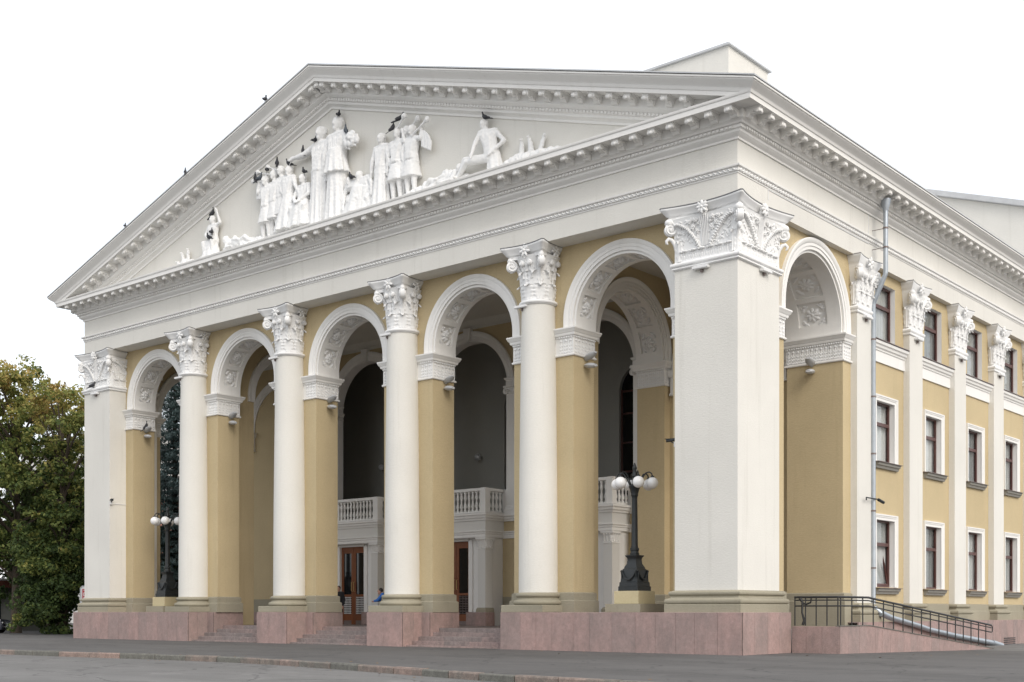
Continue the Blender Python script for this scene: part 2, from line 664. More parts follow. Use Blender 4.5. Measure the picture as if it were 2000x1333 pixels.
# ------------------------------------------------------------------ the theatre
theatre = empty('theatre', (XC, 0, 0))
tag(theatre, 'cream and yellow columned theatre with a pedimented arcade portico full of white reliefs', 'theatre')
Z_PL = 1.30      # top of granite plinth
Z_FL = 0.70      # portico floor
Z_AR = 14.14     # architrave soffit
YW0, YW1 = 0.90, 2.10      # arcade wall
XS0, XS1 = -0.25, -2.45    # side wall, outer and inner face (right end)
YB = 8.25        # back wall of the portico
ARCH_S = [-13.58, -6.78, 0.0, 6.78, 13.58]
R_F = 2.05
ZS = 11.5        # springing of the arches
COL_S = [-10.2, -3.39, 3.39, 10.2]
COL_X = [XC + s for s in COL_S]
SIDE_YC, R_S = 5.67, 2.22
Z_SP = 0.95      # plinth top along the side


def mir(x, sgn):
    """x measured for the right half; mirrored about the axis for sgn=-1"""
    return x if sgn > 0 else 2 * XC - x


# --- granite plinth: dark core, slabs in front
plinth = MB()


def core(x0, x1, y0, y1, z1=Z_PL, z0=-0.3):
    plinth.box(x0, x1, y0, y1, z0, z1 - 0.012)


for sg in (1, -1):
    a, bb = sorted((mir(-9.27, sg), mir(0.38, sg)))
    core(a, bb, -0.38, 2.30)
    a, bb = sorted((mir(-2.6, sg), mir(0.38, sg)))
    core(a, bb, 2.3, 2.73)
    a, bb = sorted((mir(-9.74, sg), mir(-9.271, sg)))
    core(a, bb, 0.65, 2.30)
for x in COL_X[1:3]:
    core(x - 0.98, x + 0.98, -0.38, 0.65)
    core(x - 1.43, x + 1.43, 0.651, 2.30)
plinth_o = plinth.obj('plinth', 'mortar', theatre)


def slabs(p0, p1, z0, z1, wid=0.85, t=0.03, parent=None, mat='pink_granite', top=None, irregular=True):
    """granite slabs on a vertical face from p0 to p1 (outside is right of travel)"""
    d = Vector((p1[0] - p0[0], p1[1] - p0[1]))
    L = d.length
    d.normalize()
    nn = Vector((d.y, -d.x))
    cnt = max(1, round(L / wid))
    cuts = [0] + [(i + (random.uniform(-0.16, 0.16) if irregular else 0)) * L / cnt for i in range(1, cnt)] + [L]
    for a, bq in zip(cuts, cuts[1:]):
        g = 0.004
        pr = random.uniform(-0.004, 0.004)
        M = Matrix(((d.x, -nn.x, 0, p0[0] + nn.x * (t + pr)), (d.y, -nn.y, 0, p0[1] + nn.y * (t + pr)), (0, 0, 1, 0), (0, 0, 0, 1)))
        za = z1 if top is None else top
        m2 = MB().bbox(a + g, bq - g, 0, t + 0.02, z0, za, 0.008, M)
        m2.obj('granite_slab', mat, parent or plinth_o)


def capslab(x0, x1, y0, y1, z, wid=1.2):
    cnt = max(1, round((x1 - x0) / wid))
    for i in range(cnt):
        a, bq = x0 + (x1 - x0) * i / cnt, x0 + (x1 - x0) * (i + 1) / cnt
        MB().bbox(a + 0.003, bq - 0.003, y0, y1, z - 0.02, z + 0.002, 0.004).obj('granite_slab', 'pink_granite', plinth_o)


for sg in (1, -1):
    def seg(xa, ya, xb, yb, *k, **kw):
        pa, pb = (mir(xa, sg), ya), (mir(xb, sg), yb)
        if sg < 0:
            pa, pb = pb, pa
        slabs(pa, pb, -0.05, Z_PL, *k, **kw)
    seg(-9.26, -0.37, 0.37, -0.37, 0.80)
    seg(0.37, -0.37, 0.37, 2.72, 0.78)
    seg(-9.26, 0.66, -9.26, -0.37, 0.55)
    seg(-9.73, 0.66, -9.26, 0.66, 0.5)
    seg(-9.73, 2.29, -9.73, 0.66, 0.8)
    a, bb = sorted((mir(-9.26, sg), mir(0.37, sg)))
    capslab(a, bb, -0.37, 2.29, Z_PL)
for x in COL_X[1:3]:
    for q in (((x - 0.97, -0.37), (x + 0.97, -0.37), 1.0), ((x + 0.97, -0.37), (x + 0.97, 0.66), 0.5), ((x + 0.97, 0.66), (x + 1.42, 0.66), 0.5),
              ((x + 1.42, 0.66), (x + 1.42, 2.29), 0.8), ((x - 1.42, 2.29), (x - 1.42, 0.66), 0.8), ((x - 1.42, 0.66), (x - 0.97, 0.66), 0.5),
              ((x - 0.97, 0.66), (x - 0.97, -0.37), 0.5)):
        slabs(q[0], q[1], -0.05, Z_PL, q[2])
    capslab(x - 0.97, x + 0.97, -0.37, 0.66, Z_PL)

# --- steps between the plinth blocks
stair = empty('stairs', (XC, 0.5, 0), theatre)
lev = [0.06, 0.22, 0.38, 0.54, 0.70]
for bay in range(3):
    xa = (COL_X[bay] + 0.99) if bay else mir(-9.27, -1) + 0.03
    xb = (COL_X[bay + 1] - 0.99) if bay < 2 else -9.27 - 0.03
    for k, z in enumerate(lev):
        y0 = -0.22 + 0.34 * k
        if k >= 3:   # between the wider wall piers
            xa2 = max(xa, COL_X[bay] + 1.45)
            xb2 = min(xb, COL_X[bay + 1] - 1.45)
        else:
            xa2, xb2 = xa, xb
        cuts = np.linspace(xa2, xb2, 4)
        cuts[1:-1] += rng.uniform(-0.3, 0.3, 2)
        for c0, c1 in zip(cuts, cuts[1:]):
            MB().bbox(c0 + 0.003, c1 - 0.003, y0, y0 + 0.34 + (0.05 if k < 4 else 0.5), -0.1 if k == 0 else lev[k] - 0.17, z + random.uniform(-0.004, 0.004), 0.012).obj('step', 'step_granite', stair)
MB().box(mir(-2.5, -1), -2.5, 1.55, YB, -0.3, Z_FL - 0.004).obj('portico_floor', 'step_granite', theatre)

# --- moulding profiles
ATTIC = [(0.0, 1.30), (0.24, 1.30), (0.245, 1.55), (0.23, 1.565)] + \
        [(0.17 + 0.075 * cos(a), 1.655 + 0.09 * sin(a)) for a in np.linspace(-pi / 2, pi / 2, 7)] + \
        [(0.12, 1.755), (0.085, 1.80), (0.10, 1.835)] + \
        [(0.09 + 0.065 * cos(a), 1.905 + 0.07 * sin(a)) for a in np.linspace(-pi / 2, pi / 2, 7)] + [(0.04, 1.985), (0.0, 2.0)]


# --- ornament: one acanthus leaf on a local frame (x across, y outwards, z up)
def leaf(mb, M, h, w, curl=0.22, lobes=4, rows=18, back=0.02, flare=0.05):
    vs, fs = [], []
    for i in range(rows + 1):
        t = i / rows
        if t < 0.72:
            z = h * t / 0.72 * 0.93
            y = flare * (t / 0.72) ** 2
        else:
            a = (t - 0.72) / 0.28 * pi * 0.95
            z = h * 0.93 + h * 0.07 * sin(a) - h * 0.10 * max(0, (t - 0.86) / 0.14)
            y = flare + curl * 0.5 * (1 - cos(a))
        ww = w * (0.55 + 0.45 * sin(pi * min(1, t * 1.0) ** 0.85)) * (1 + 0.17 * cos(2 * pi * lobes * t))
        if t > 0.78:
            ww *= max(0.18, 1 - ((t - 0.78) / 0.22) ** 1.3 * 0.82)
        vein = 0.008 * cos(2 * pi * lobes * t)
        for q, d in ((-1, -0.035), (-0.82, 0.004), (-0.55, 0.026 + vein), (-0.25, 0.010), (0, 0.038), (0.25, 0.010), (0.55, 0.026 + vein), (0.82, 0.004), (1, -0.035)):
            vs.append((q * ww / 2, y + d + back, z + 0.03 * h * abs(q)))
    m = 9
    for i in range(rows):
        for k in range(m - 1):
            fs.append((i * m + k, i * m + k + 1, (i + 1) * m + k + 1, (i + 1) * m + k))
    mb.add(vs, fs, M)


def volute(mb, M, r=0.17, w=0.15, stem=0.55, sweep_dir=1):
    """scroll in the local xz plane (x outwards along the diagonal), axis y"""
    pts, rad = [], []
    n = 30
    for i in range(n + 1):
        a = -pi / 2 * 0.2 + 2 * pi * 1.75 * i / n
        rr = r * (1 - 0.80 * i / n)
        pts.append((rr * sin(-a), 0, rr * cos(a)))
    for sy in (-w / 2, w / 2):
        mb.tube([(p[0], sy, p[2]) for p in pts], [0.032] * len(pts), 5, M)
    mb.lathe([(r * 0.96, -w / 2 + 0.01), (r * 0.96, w / 2 - 0.01)], 18, (0, 0), M @ RX(pi / 2))
    mb.lathe([(0.05, -w / 2 - 0.045), (0.05, w / 2 + 0.045)], 8, (0, 0), M @ RX(pi / 2))


def flower(mb, M, r=0.16, petals=6):
    for k in range(petals):
        a = 2 * pi * k / petals
        mb.ball((0, 0.025, 0.60 * r), (0.24 * r, 0.05, 0.44 * r), 8, 6, M @ RY(a))
    mb.ball((0, 0.05, 0), (0.24 * r, 0.06, 0.24 * r), 8, 5, M)


def abacus(mb, hx, hy, z0, z1, concave, cut, n=10):
    """concave sided abacus, half sizes at the corners"""
    def ring(sc_x, sc_y, cc, z):
        pts = []
        cs = [(-1, -1), (1, -1), (1, 1), (-1, 1)]
        for i in range(4):
            ax, ay = cs[i]
            bx, by = cs[(i + 1) % 4]
            ax, ay, bx, by = ax * sc_x, ay * sc_y, bx * sc_x, by * sc_y
            dx, dy = bx - ax, by - ay
            L = sqrt(dx * dx + dy * dy)
            nx, ny = -dy / L, dx / L    # towards the centre
            for k in range(n + 1):
                t = cut / L + (1 - 2 * cut / L) * k / n
                q = 4 * t * (1 - t)
                pts.append((ax + dx * t + nx * cc * q, ay + dy * t + ny * cc * q, z))
        return pts
    h = z1 - z0
    prof = [(0.86, z0), (0.86, z0 + h * 0.30), (0.90, z0 + h * 0.36), (0.905, z0 + h * 0.42), (0.93, z0 + h * 0.55), (0.985, z0 + h * 0.80), (1.0, z0 + h * 0.86), (1.0, z1 - 0.02), (0.99, z1)]
    mb.loft([ring(hx - (1 - f) * 1.4, hy - (1 - f) * 1.4, concave * (0.8 + 0.2 * f), z) for f, z in prof], True, True)


# --- column: base, shaft, capital (local frame: axis at origin, z absolute)
def col_capital():
    mb = MB()
    rb = 0.575
    # necking ring
    mb.lathe([(0.60, 12.10), (0.64, 12.11)] + [(0.64 + 0.06 * cos(a), 12.185 + 0.06 * sin(a)) for a in np.linspace(-pi / 2, pi / 2, 6)] + [(0.62, 12.25), (rb, 12.29)], 40, cap=False)
    mb.lathe([(rb, 12.25), (rb, 12.9), (0.60, 13.2), (0.66, 13.5), (0.76, 13.70), (0.80, 13.78)], 40, cap=False)
    for k in range(8):
        a = 2 * pi * k / 8
        leaf(mb, RZ(a - pi / 2) @ T(0, rb - 0.02, 12.27), 0.52, 0.50, 0.12, 5)
    for k in range(8):
        a = 2 * pi * (k + 0.5) / 8
        leaf(mb, RZ(a - pi / 2) @ T(0, rb - 0.03, 12.45), 0.80, 0.46, 0.15, 6)
    # inner helices and bell leaves
    for k in range(4):
        a = pi / 2 * k
        for sx in (-1, 1):
            M = RZ(a - pi / 2) @ T(sx * 0.17, 0.73, 13.52)
            volute(mb, M @ RZ(0) , 0.085, 0.07)
            leaf(mb, RZ(a - pi / 2 + sx * 0.30) @ T(0, 0.60, 13.0), 0.55, 0.22, 0.10, 4)
        flower(mb, RZ(a - pi / 2) @ T(0, 0.76, 13.96), 0.24, 7)
        leaf(mb, RZ(a - pi / 2) @ T(0, 0.64, 13.25), 0.50, 0.16, 0.06, 3)
    # corner volutes with stems and hanging leaves
    for k in range(4):
        a = pi / 4 + pi / 2 * k
        M = RZ(a) @ T(0.95, 0, 13.50)
        volute(mb, M, 0.20, 0.18)
        mb.tube([tuple(RZ(a) @ Vector(p)) for p in ((0.60, 0, 12.95), (0.66, 0, 13.25), (0.78, 0, 13.55), (0.93, 0, 13.69))], [0.05, 0.06, 0.07, 0.06], 7)
        leaf(mb, RZ(a - pi / 2) @ T(0, 0.60, 12.75), 0.62, 0.26, 0.30, 4)
        mb.ball(tuple(RZ(a) @ Vector((1.0, 0, 13.70))), (0.11, 0.11, 0.12), 8, 6)
    abacus(mb, 1.02, 1.02, 13.72, Z_AR - 0.005, 0.20, 0.10)
    return mb


column = empty('column', (COL_X[0], 0.60, 0), theatre)
mb = MB()
mb.bbox(-0.94, 0.94, -0.94, 0.94, Z_PL + 0.003, 1.56, 0.015)
mb.lathe([(0.70, 1.55)] + [(0.80 + 0.10 * cos(a), 1.65 + 0.09 * sin(a)) for a in np.linspace(-pi / 2, pi / 2, 8)] +
         [(0.78, 1.755), (0.745, 1.80), (0.76, 1.83)] + [(0.755 + 0.065 * cos(a), 1.905 + 0.07 * sin(a)) for a in np.linspace(-pi / 2, pi / 2, 8)] + [(0.72, 1.985), (0.70, 2.0), (0.3, 2.0)], 48, cap=False)
mb.obj('base', 'olive_base', column, 35, local=True)
sh = [(0.70, 2.0)] + [(0.70 - 0.105 * (t ** 1.7), 2.0 + 10.15 * t) for t in np.linspace(0.03, 1, 20)]
MB().lathe(sh, 64, cap=False).obj('shaft', 'cream_stucco', column, 60, local=True)
cap_me = col_capital().mesh('capital', 'relief_white', 60)
link('capital', cap_me, column, True)


def flashing(hx, hy, cc, cut):
    mb = MB()
    abacus(mb, hx + 0.012, hy + 0.012, Z_AR - 0.012, Z_AR + 0.014, cc, cut, 14)
    v = [(x, y, z) for x, y, z in mb.v]
    n = len(v) // 9
    keep = v[7 * n:8 * n]
    m2 = MB()
    m2.loft([[(x, y, Z_AR - 0.004) for x, y, z in keep], [(x, y, Z_AR + 0.022) for x, y, z in keep]], True, True)
    return m2.mesh('flashing', 'lead_cover')


link('flashing', flashing(1.02, 1.02, 0.20, 0.10), column, True)
for k in range(1, 4):
    c = copy_tree(column, theatre)
    c.location.x += COL_X[k] - COL_X[0]
    c.rotation_euler.z = 0

# --- corner piers
PW_, PD_ = 2.27, 2.67


def pier_capital():
    """local: centred on the pier axis"""
    hx, hy = PW_ / 2, PD_ / 2
    mb = MB()
    pp = [(-hx, -hy), (hx, -hy), (hx, hy), (-hx, hy)]
    mb.sweep([(0.0, 12.16), (0.03, 12.17)] + [(0.03 + 0.05 * cos(a), 12.21 + 0.035 * sin(a)) for a in np.linspace(-pi / 2, 0, 3)] +
             [(0.05 + 0.07 * cos(a), 12.33 + 0.07 * sin(a)) for a in np.linspace(-pi / 2, pi / 2, 6)] + [(0.02, 12.41), (0.0, 12.44)], pp, True)
    mb.sweep([(0.0, 12.40), (0.0, 12.9), (0.02, 13.3), (0.07, 13.6), (0.13, 13.78), (0.02, 13.80)], pp, True)
    for f in range(4):
        half = hx if f % 2 == 0 else hy
        dist = hy if f % 2 == 0 else hx
        F = RZ(pi / 2 * f) @ T(0, -dist, 0) @ Matrix.Diagonal((1, -1, 1, 1))   # x across, +y outwards
        def bell(z):
            return 0.0 if z < 12.9 else 0.13 * ((z - 12.9) / 0.88) ** 2
        # swagged scroll bands from the volutes to the lyre foot
        for sx in (-1, 1):
            pts, n = [], 16
            for i in range(n + 1):
                t = i / n
                x = sx * (half - 0.06 - (half - 0.22) * (t ** 0.8))
                z = 13.60 - 0.88 * (t ** 1.35) + 0.06 * sin(pi * t)
                pts.append((x, bell(z) + 0.03, z))
            mb.tube(pts, [0.062 - 0.02 * abs(2 * i / n - 1) for i in range(n + 1)], 7, F)
            for i in range(1, n):
                x, y, z = pts[i]
                mb.ball((x, y + 0.055, z), (0.062, 0.035, 0.028), 6, 4, F @ T(x, y, z) @ RY(sx * 0.6) @ T(-x, -y, -z))
            # rinceau: stems with round leaves between band and lyre
            for (q, z, r) in ((0.30, 13.62, .075), (0.42, 13.42, .085), (0.27, 13.28, .07), (0.52, 13.60, .07), (0.34, 13.06, .065), (0.22, 13.50, .05), (0.62, 13.46, .06), (0.24, 12.92, .055)):
                x = sx * q * half / 1.13
                for k in range(5):
                    an = 2 * pi * k / 5 + q * 9
                    mb.ball((x + r * .62 * cos(an), bell(z) + 0.025, z + r * .62 * sin(an)), (r * .42, 0.042, r * .42), 6, 4, F)
                mb.ball((x, bell(z) + 0.045, z), (r * .3, 0.04, r * .3), 6, 4, F)
            mb.tube([(sx * half * q, bell(z) + 0.012, z) for q, z in ((.16, 12.86), (.26, 13.05), (.22, 13.28), (.36, 13.45), (.30, 13.64))], 0.022, 5, F)
            # corner leaf below the scroll
            leaf(mb, F @ T(sx * (half - 0.17), -0.015, 12.43), 0.66, 0.30, 0.07, 5, 20, 0.02, 0.015)
        for q in np.linspace(-0.11, 0.11, 5):
            mb.tube([(q * 0.8, 0.02, 12.80), (q, 0.035, 13.2), (q * 1.25, bell(13.70) + 0.03, 13.70)], 0.019, 5, F)
        # shallow foliage filling the ground of the face
        rr = random.Random(f * 5 + 2)
        for i in range(150):
            x, z = rr.uniform(-half + 0.10, half - 0.10), rr.uniform(12.80, 13.70)
            if abs(x) < 0.13:
                continue
            lw, lh = rr.uniform(0.022, 0.04), rr.uniform(0.045, 0.085)
            mb.ball((x, bell(z) + 0.006, z), (lw, 0.026, lh), 6, 4, F @ T(x, 0, z) @ RY(rr.uniform(-1.2, 1.2)) @ T(-x, 0, -z))
        for i in range(26):
            x = -half + 0.12 + (2 * half - 0.24) * i / 25
            mb.ball((x, 0.004, 12.56), (0.022, 0.018, 0.075), 6, 4, F)
        # bottom row: curled leaf tips with stems
        nst = 6 if f % 2 == 0 else 7
        for i in range(nst):
            x = -half + 0.34 + (2 * half - 0.68) * i / (nst - 1)
            mb.tube([(x, 0.0, 12.46), (x, 0.012, 12.70)], 0.016, 5, F)
            mb.tube([(x - 0.07, 0.008, 12.64), (x + 0.07, 0.008, 12.64)], 0.012, 5, F)
            mb.ball((x + 0.06, 0.05, 12.735), (0.10, 0.045, 0.035), 7, 4, F)
            mb.ball((x - 0.07, 0.05, 12.725), (0.07, 0.045, 0.03), 7, 4, F)
        flower(mb, F @ T(0, 0.20, 13.95), 0.21, 8)
        leaf(mb, F @ T(0, 0.10, 13.70), 0.34, 0.26, 0.05, 3)
    for k, (sx, sy) in enumerate(((1, -1), (1, 1), (-1, 1), (-1, -1))):
        a = math.atan2(sy, sx)
        M = T(sx * (hx + 0.10), sy * (hy + 0.10), 13.48) @ RZ(a)
        volute(mb, M, 0.205, 0.18)
        mb.ball((sx * (hx + 0.13), sy * (hy + 0.13), 13.70), (0.15, 0.15, 0.13), 9, 6)
        dg = Vector((sx, sy, 0)).normalized()
        pts = [Vector((sx * hx, sy * hy, 0)) + dg * q + Vector((0, 0, z)) for q, z in ((-0.05, 12.80), (0.0, 13.02), (0.10, 13.17), (0.20, 13.20), (0.27, 13.13), (0.26, 13.05), (0.21, 13.03))]
        mb.tube(pts, [0.05, 0.06, 0.065, 0.06, 0.05, 0.04, 0.02], 8)
    abacus(mb, hx + 0.38, hy + 0.38, 13.76, Z_AR - 0.006, 0.26, 0.07, 14)
    return mb


pcap = pier_capital().mesh('capital', 'relief_white', 60)
pflash = flashing(PW_ / 2 + 0.38, PD_ / 2 + 0.38, 0.26, 0.07)
for sg in (1, -1):
    p = empty('corner_pier', (mir(-PW_ / 2, sg), PD_ / 2, 0), theatre)
    hx, hy = PW_ / 2, PD_ / 2
    MB().box(-hx, hx, -hy, hy, 2.0, 12.2).obj('shaft', 'cream_stucco', p, local=True)
    MB().sweep(ATTIC, [(-hx, -hy), (hx, -hy), (hx, hy), (-hx, hy)], True).obj('base', 'olive_base', p, 35, local=True)
    link('capital', pcap, p, True)
    link('flashing', pflash, p, True)

# --- walls with round arches
def arch_wall(mb, mp, a0, a1, t0, t1, z0, z1, arches, seg=40):
    """mp(s,t,z)->world; arches: (centre, R, spring z, floor z)"""
    arches = sorted(arches)
    edges = []
    cur = a0
    for c, R, zs, zf in arches:
        if c - R > cur + 1e-6:
            edges.append((cur, c - R))
        cur = c + R
    edges.append((cur, a1))
    for e0, e1 in edges:
        vs = [mp(s, t, z) for z in (z0, z1) for t in (t0, t1) for s in (e0, e1)]
        mb.add(vs, [(0, 2, 3, 1), (4, 5, 7, 6), (0, 1, 5, 4), (2, 6, 7, 3), (0, 4, 6, 2), (1, 3, 7, 5)])
    for c, R, zs, zf in arches:
        pts = [(c - R * cos(pi * i / seg), zs + R * sin(pi * i / seg)) for i in range(seg + 1)]
        vs = []
        for s, z in pts:
            vs += [mp(s, t0, z), mp(s, t0, z1), mp(s, t1, z), mp(s, t1, z1)]
        fs = []
        for i in range(seg):
            o, q = i * 4, i * 4 + 4
            fs += [(o, q, q + 1, o + 1), (o + 2, o + 3, q + 3, q + 2), (o, o + 2, q + 2, q), (o + 1, q + 1, q + 3, o + 3)]
        mb.add(vs, fs)
        if zf > z0 + 1e-6:    # parapet under a raised opening
            vs = [mp(s, t, z) for z in (z0, zf) for t in (t0, t1) for s in (c - R, c + R)]
            mb.add(vs, [(0, 2, 3, 1), (4, 5, 7, 6), (0, 1, 5, 4), (2, 6, 7, 3)])


def archivolt(mb, mp, c, R, zs, t0, out, zi, seg=44, wd=0.36, proud=0.10):
    """moulded ring on the face t0; out = sign of the outward t direction; zi = z of impost top"""
    prof = [(-0.012, 0.0), (-0.012, proud * .55), (0.10, proud * .55), (0.105, proud * .8), (0.20, proud * .8), (0.225, proud * 1.0), (0.30, proud * 1.25), (0.35, proud * 1.3), (wd, proud * 1.1), (wd, 0.0)]
    rings = []
    angs = [(-1, 0)] if zi < zs - 0.01 else []
    ang = [pi * i / seg for i in range(seg + 1)]
    def ring(a, dz=0):
        return [mp(c - (R + q) * cos(a), t0 + out * h, zs + (R + q) * sin(a) - dz) for q, h in prof]
    if zi < zs - 0.01:
        rings.append(ring(0, zs - zi))
    rings += [ring(a) for a in ang]
    if zi < zs - 0.01:
        rings.append(ring(pi, zs - zi))
    mb.loft(rings, True, True)


def relief(mb, F, hw, hh, depth=0.06, n=22, seed=0):
    """carved foliate square in the local xz plane, +y outwards"""
    r = random.Random(seed)
    u = np.linspace(-1, 1, n + 1)
    X, Z = np.meshgrid(u, u)
    RR, TH = np.sqrt(X * X + Z * Z) + 1e-6, np.arctan2(Z, X) + r.uniform(-.1, .1)
    # eight-petalled rosette with a button, and a curled leaf in each corner
    pet = np.abs(np.cos(TH * 4)) ** 0.6
    H = np.where(RR < 0.62 * (0.55 + 0.45 * pet), (0.55 + 0.45 * np.sin(RR / 0.62 * pi)) * (0.45 + 0.55 * pet), 0)
    H = np.maximum(H, np.clip(1 - (RR / 0.20) ** 2, 0, 1) ** 0.5 * 1.15)
    for sx in (-1, 1):
        for sz in (-1, 1):
            for q in np.linspace(0, 1, 7):
                cx_, cz_ = sx * (0.46 + 0.36 * q + r.uniform(-.03, .03)), sz * (0.84 - 0.30 * q * (1.6 - q) + r.uniform(-.03, .03))
                for (ax_, az_) in ((cx_, cz_), (sx * abs(cz_), sz * abs(cx_))):
                    H = np.maximum(H, 0.8 * np.clip(1 - ((X - ax_) ** 2 + (Z - az_) ** 2) / 0.011, 0, 1) ** 0.5)
    H += 0.06 * np.sin(X * 23 + 3 * Z) * np.sin(Z * 21) * (H > 0.1)
    H[0, :] = H[-1, :] = 0
    H[:, 0] = H[:, -1] = 0
    vs = [(X[i, j] * hw, H[i, j] * depth, Z[i, j] * hh) for i in range(n + 1) for j in range(n + 1)]
    fs = [(i * (n + 1) + j, i * (n + 1) + j + 1, (i + 1) * (n + 1) + j + 1, (i + 1) * (n + 1) + j) for i in range(n) for j in range(n)]
    mb.add(vs, fs, F)


def soffit(mp, c, R, zs, t0, t1, zi, parent, npan=8, hb=None, seed0=0, dep=0.115):
    """white coffered lining of an arch; frames are proud of the sunk panels"""
    lin = MB()
    tm, ht = (t0 + t1) / 2, abs(t1 - t0) / 2
    hb = hb or ht * 0.60
    thick = 0.105
    Ri = R - thick
    def P(a, t, rr):
        return mp(c - rr * cos(a), t, zs + rr * sin(a))
    def shell(a0, a1, ta, tb, n):
        rings = []
        for i in range(n + 1):
            a = a0 + (a1 - a0) * i / n
            rings.append([P(a, ta, Ri), P(a, tb, Ri), P(a, tb, R + 0.01), P(a, ta, R + 0.01)])
        lin.loft(rings, True, True)
    # edge strips over the whole arch, then ribs between the panels
    e = 0.012
    shell(0, pi, t0 + e * (1 if t1 > t0 else -1), tm - hb * (1 if t1 > t0 else -1), 48)
    shell(0, pi, tm + hb * (1 if t1 > t0 else -1), t1 - e * (1 if t1 > t0 else -1), 48)
    da = pi / npan
    rib = 0.10 / R
    sgn = 1 if t1 > t0 else -1
    for k in range(npan + 1):
        a = k * da
        a0, a1 = max(0, a - rib), min(pi, a + rib)
        if k == 0:
            a1 = rib * 1.8
        if k == npan:
            a0 = pi - rib * 1.8
        shell(a0, a1, tm - sgn * (hb - 0.0005), tm + sgn * (hb - 0.0005), 4)
    # sunk ground of the panels
    rings = []
    for i in range(49):
        a = pi * i / 48
        rings.append([P(a, tm - sgn * hb, R - 0.012), P(a, tm + sgn * hb, R - 0.012), P(a, tm + sgn * hb, R + 0.02), P(a, tm - sgn * hb, R + 0.02)])
    lin.loft(rings, True, True)
    # stilt between impost and springing
    if zi < zs - 0.01:
        for sd_ in (-1, 1):
            x0, x1 = c + sd_ * Ri, c + sd_ * (R + 0.01)
            vs = [mp(s_, t, z) for z in (zi - 0.02, zs) for t in (t0 + e * sgn, t1 - e * sgn) for s_ in (x0, x1)]
            lin.add(vs, [(0, 2, 3, 1), (4, 5, 7, 6), (0, 1, 5, 4), (2, 6, 7, 3), (0, 4, 6, 2), (1, 3, 7, 5)])
    so = lin.obj('soffit', 'white_trim', parent, 30)
    out = []
    for k in range(npan):
        a = (k + 0.5) * da
        o = Vector(P(a, tm, R - 0.014))
        ctr = Vector(mp(c, tm, zs))
        ny = (ctr - o).normalized()
        tx = (Vector(P(a, tm + sgn, R)) - Vector(P(a, tm, R))).normalized()
        nz = tx.cross(ny)
        F = Matrix(((tx.x, ny.x, nz.x, o.x), (tx.y, ny.y, nz.y, o.y), (tx.z, ny.z, nz.z, o.z), (0, 0, 0, 1)))
        mr = MB()
        hh = (da / 2 - rib) * R * 0.86
        relief(mr, F, hb * 0.86, hh, dep, 30, seed0 * 17 + k)
        mr.obj('carved_panel', 'relief_white', parent, 50)
    return so


IMP = [(0.0, 10.29), (0.05, 10.29), (0.07, 10.31), (0.07, 10.35), (0.05, 10.37), (0.025, 10.38), (0.025, 10.93), (0.05, 10.94), (0.05, 10.98), (0.10, 11.00), (0.12, 11.05), (0.12, 11.08),
       (0.17, 11.13), (0.20, 11.20), (0.21, 11.21), (0.21, 11.26), (0.0, 11.27)]


def impost(path, closed, parent, faces, name='impost'):
    """moulded impost following a plan path; faces: list of (p0,p1) segments that get the leaf frieze"""
    o = MB().sweep(IMP, path, closed).obj(name, 'white_trim', parent, 30)
    mb = MB()
    for p0, p1 in faces:
        d = Vector((p1[0] - p0[0], p1[1] - p0[1]))
        L = d.length
        d.normalize()
        nn = Vector((d.y, -d.x))
        k = max(2, round(L / 0.19))
        for i in range(k):
            s_ = (i + 0.5) * L / k
            F = Matrix(((d.x, nn.x, 0, p0[0] + d.x * s_ + nn.x * 0.022), (d.y, nn.y, 0, p0[1] + d.y * s_ + nn.y * 0.022), (0, 0, 1, 0), (0, 0, 0, 1)))
            for z, w_ in ((10.42, .055), (10.53, .045), (10.64, .035)):
                for sx in (-1, 1):
                    mb.ball((sx * w_ * .6, 0.012, z + 0.03), (w_ * .5, 0.02, 0.05), 5, 4, F @ T(0, 0, z) @ RY(sx * 0.5) @ T(0, 0, -z))
            mb.tube([(0, 0.01, 10.40), (0, 0.012, 10.80)], 0.012, 4, F)
            mb.ball((0, 0.02, 10.83), (0.055, 0.03, 0.05), 6, 4, F)
            mb.box(L / k / 2 - 0.012, L / k / 2 + 0.012, 0, 0.018, 10.40, 10.90, F)
            # egg tongue under the cornice
            mb.ball((L / k / 4, 0.05, 10.945), (0.034, 0.03, 0.035), 5, 4, F)
            mb.ball((-L / k / 4, 0.05, 10.945), (0.034, 0.03, 0.035), 5, 4, F)
    q = mb.obj('leaf_frieze', 'relief_white', o, 60)
    tag(q, kind='stuff')
    return o


fx = lambda s, t, z: (XC + s, t, z)
mb = MB()
arch_wall(mb, fx, -(W / 2 - 0.30), W / 2 - 0.30, YW0, YW1, Z_PL - 0.02, Z_AR, [(c, R_F, ZS, 0) for c in ARCH_S])
front_wall = mb.obj('arcade_wall', 'yellow_stucco', theatre)
for i, c in enumerate(ARCH_S):
    a = empty('arch', (XC + c, YW0, ZS), theatre)
    m2 = MB()
    archivolt(m2, fx, c, R_F, ZS, YW0, -1, 11.26)
    archivolt(m2, fx, c, R_F, ZS, YW1, 1, 11.26)
    m2.obj('archivolt', 'white_trim', a, 25)
    soffit(fx, c, R_F, ZS, YW0, YW1, 11.26, a, 6, seed0=i)
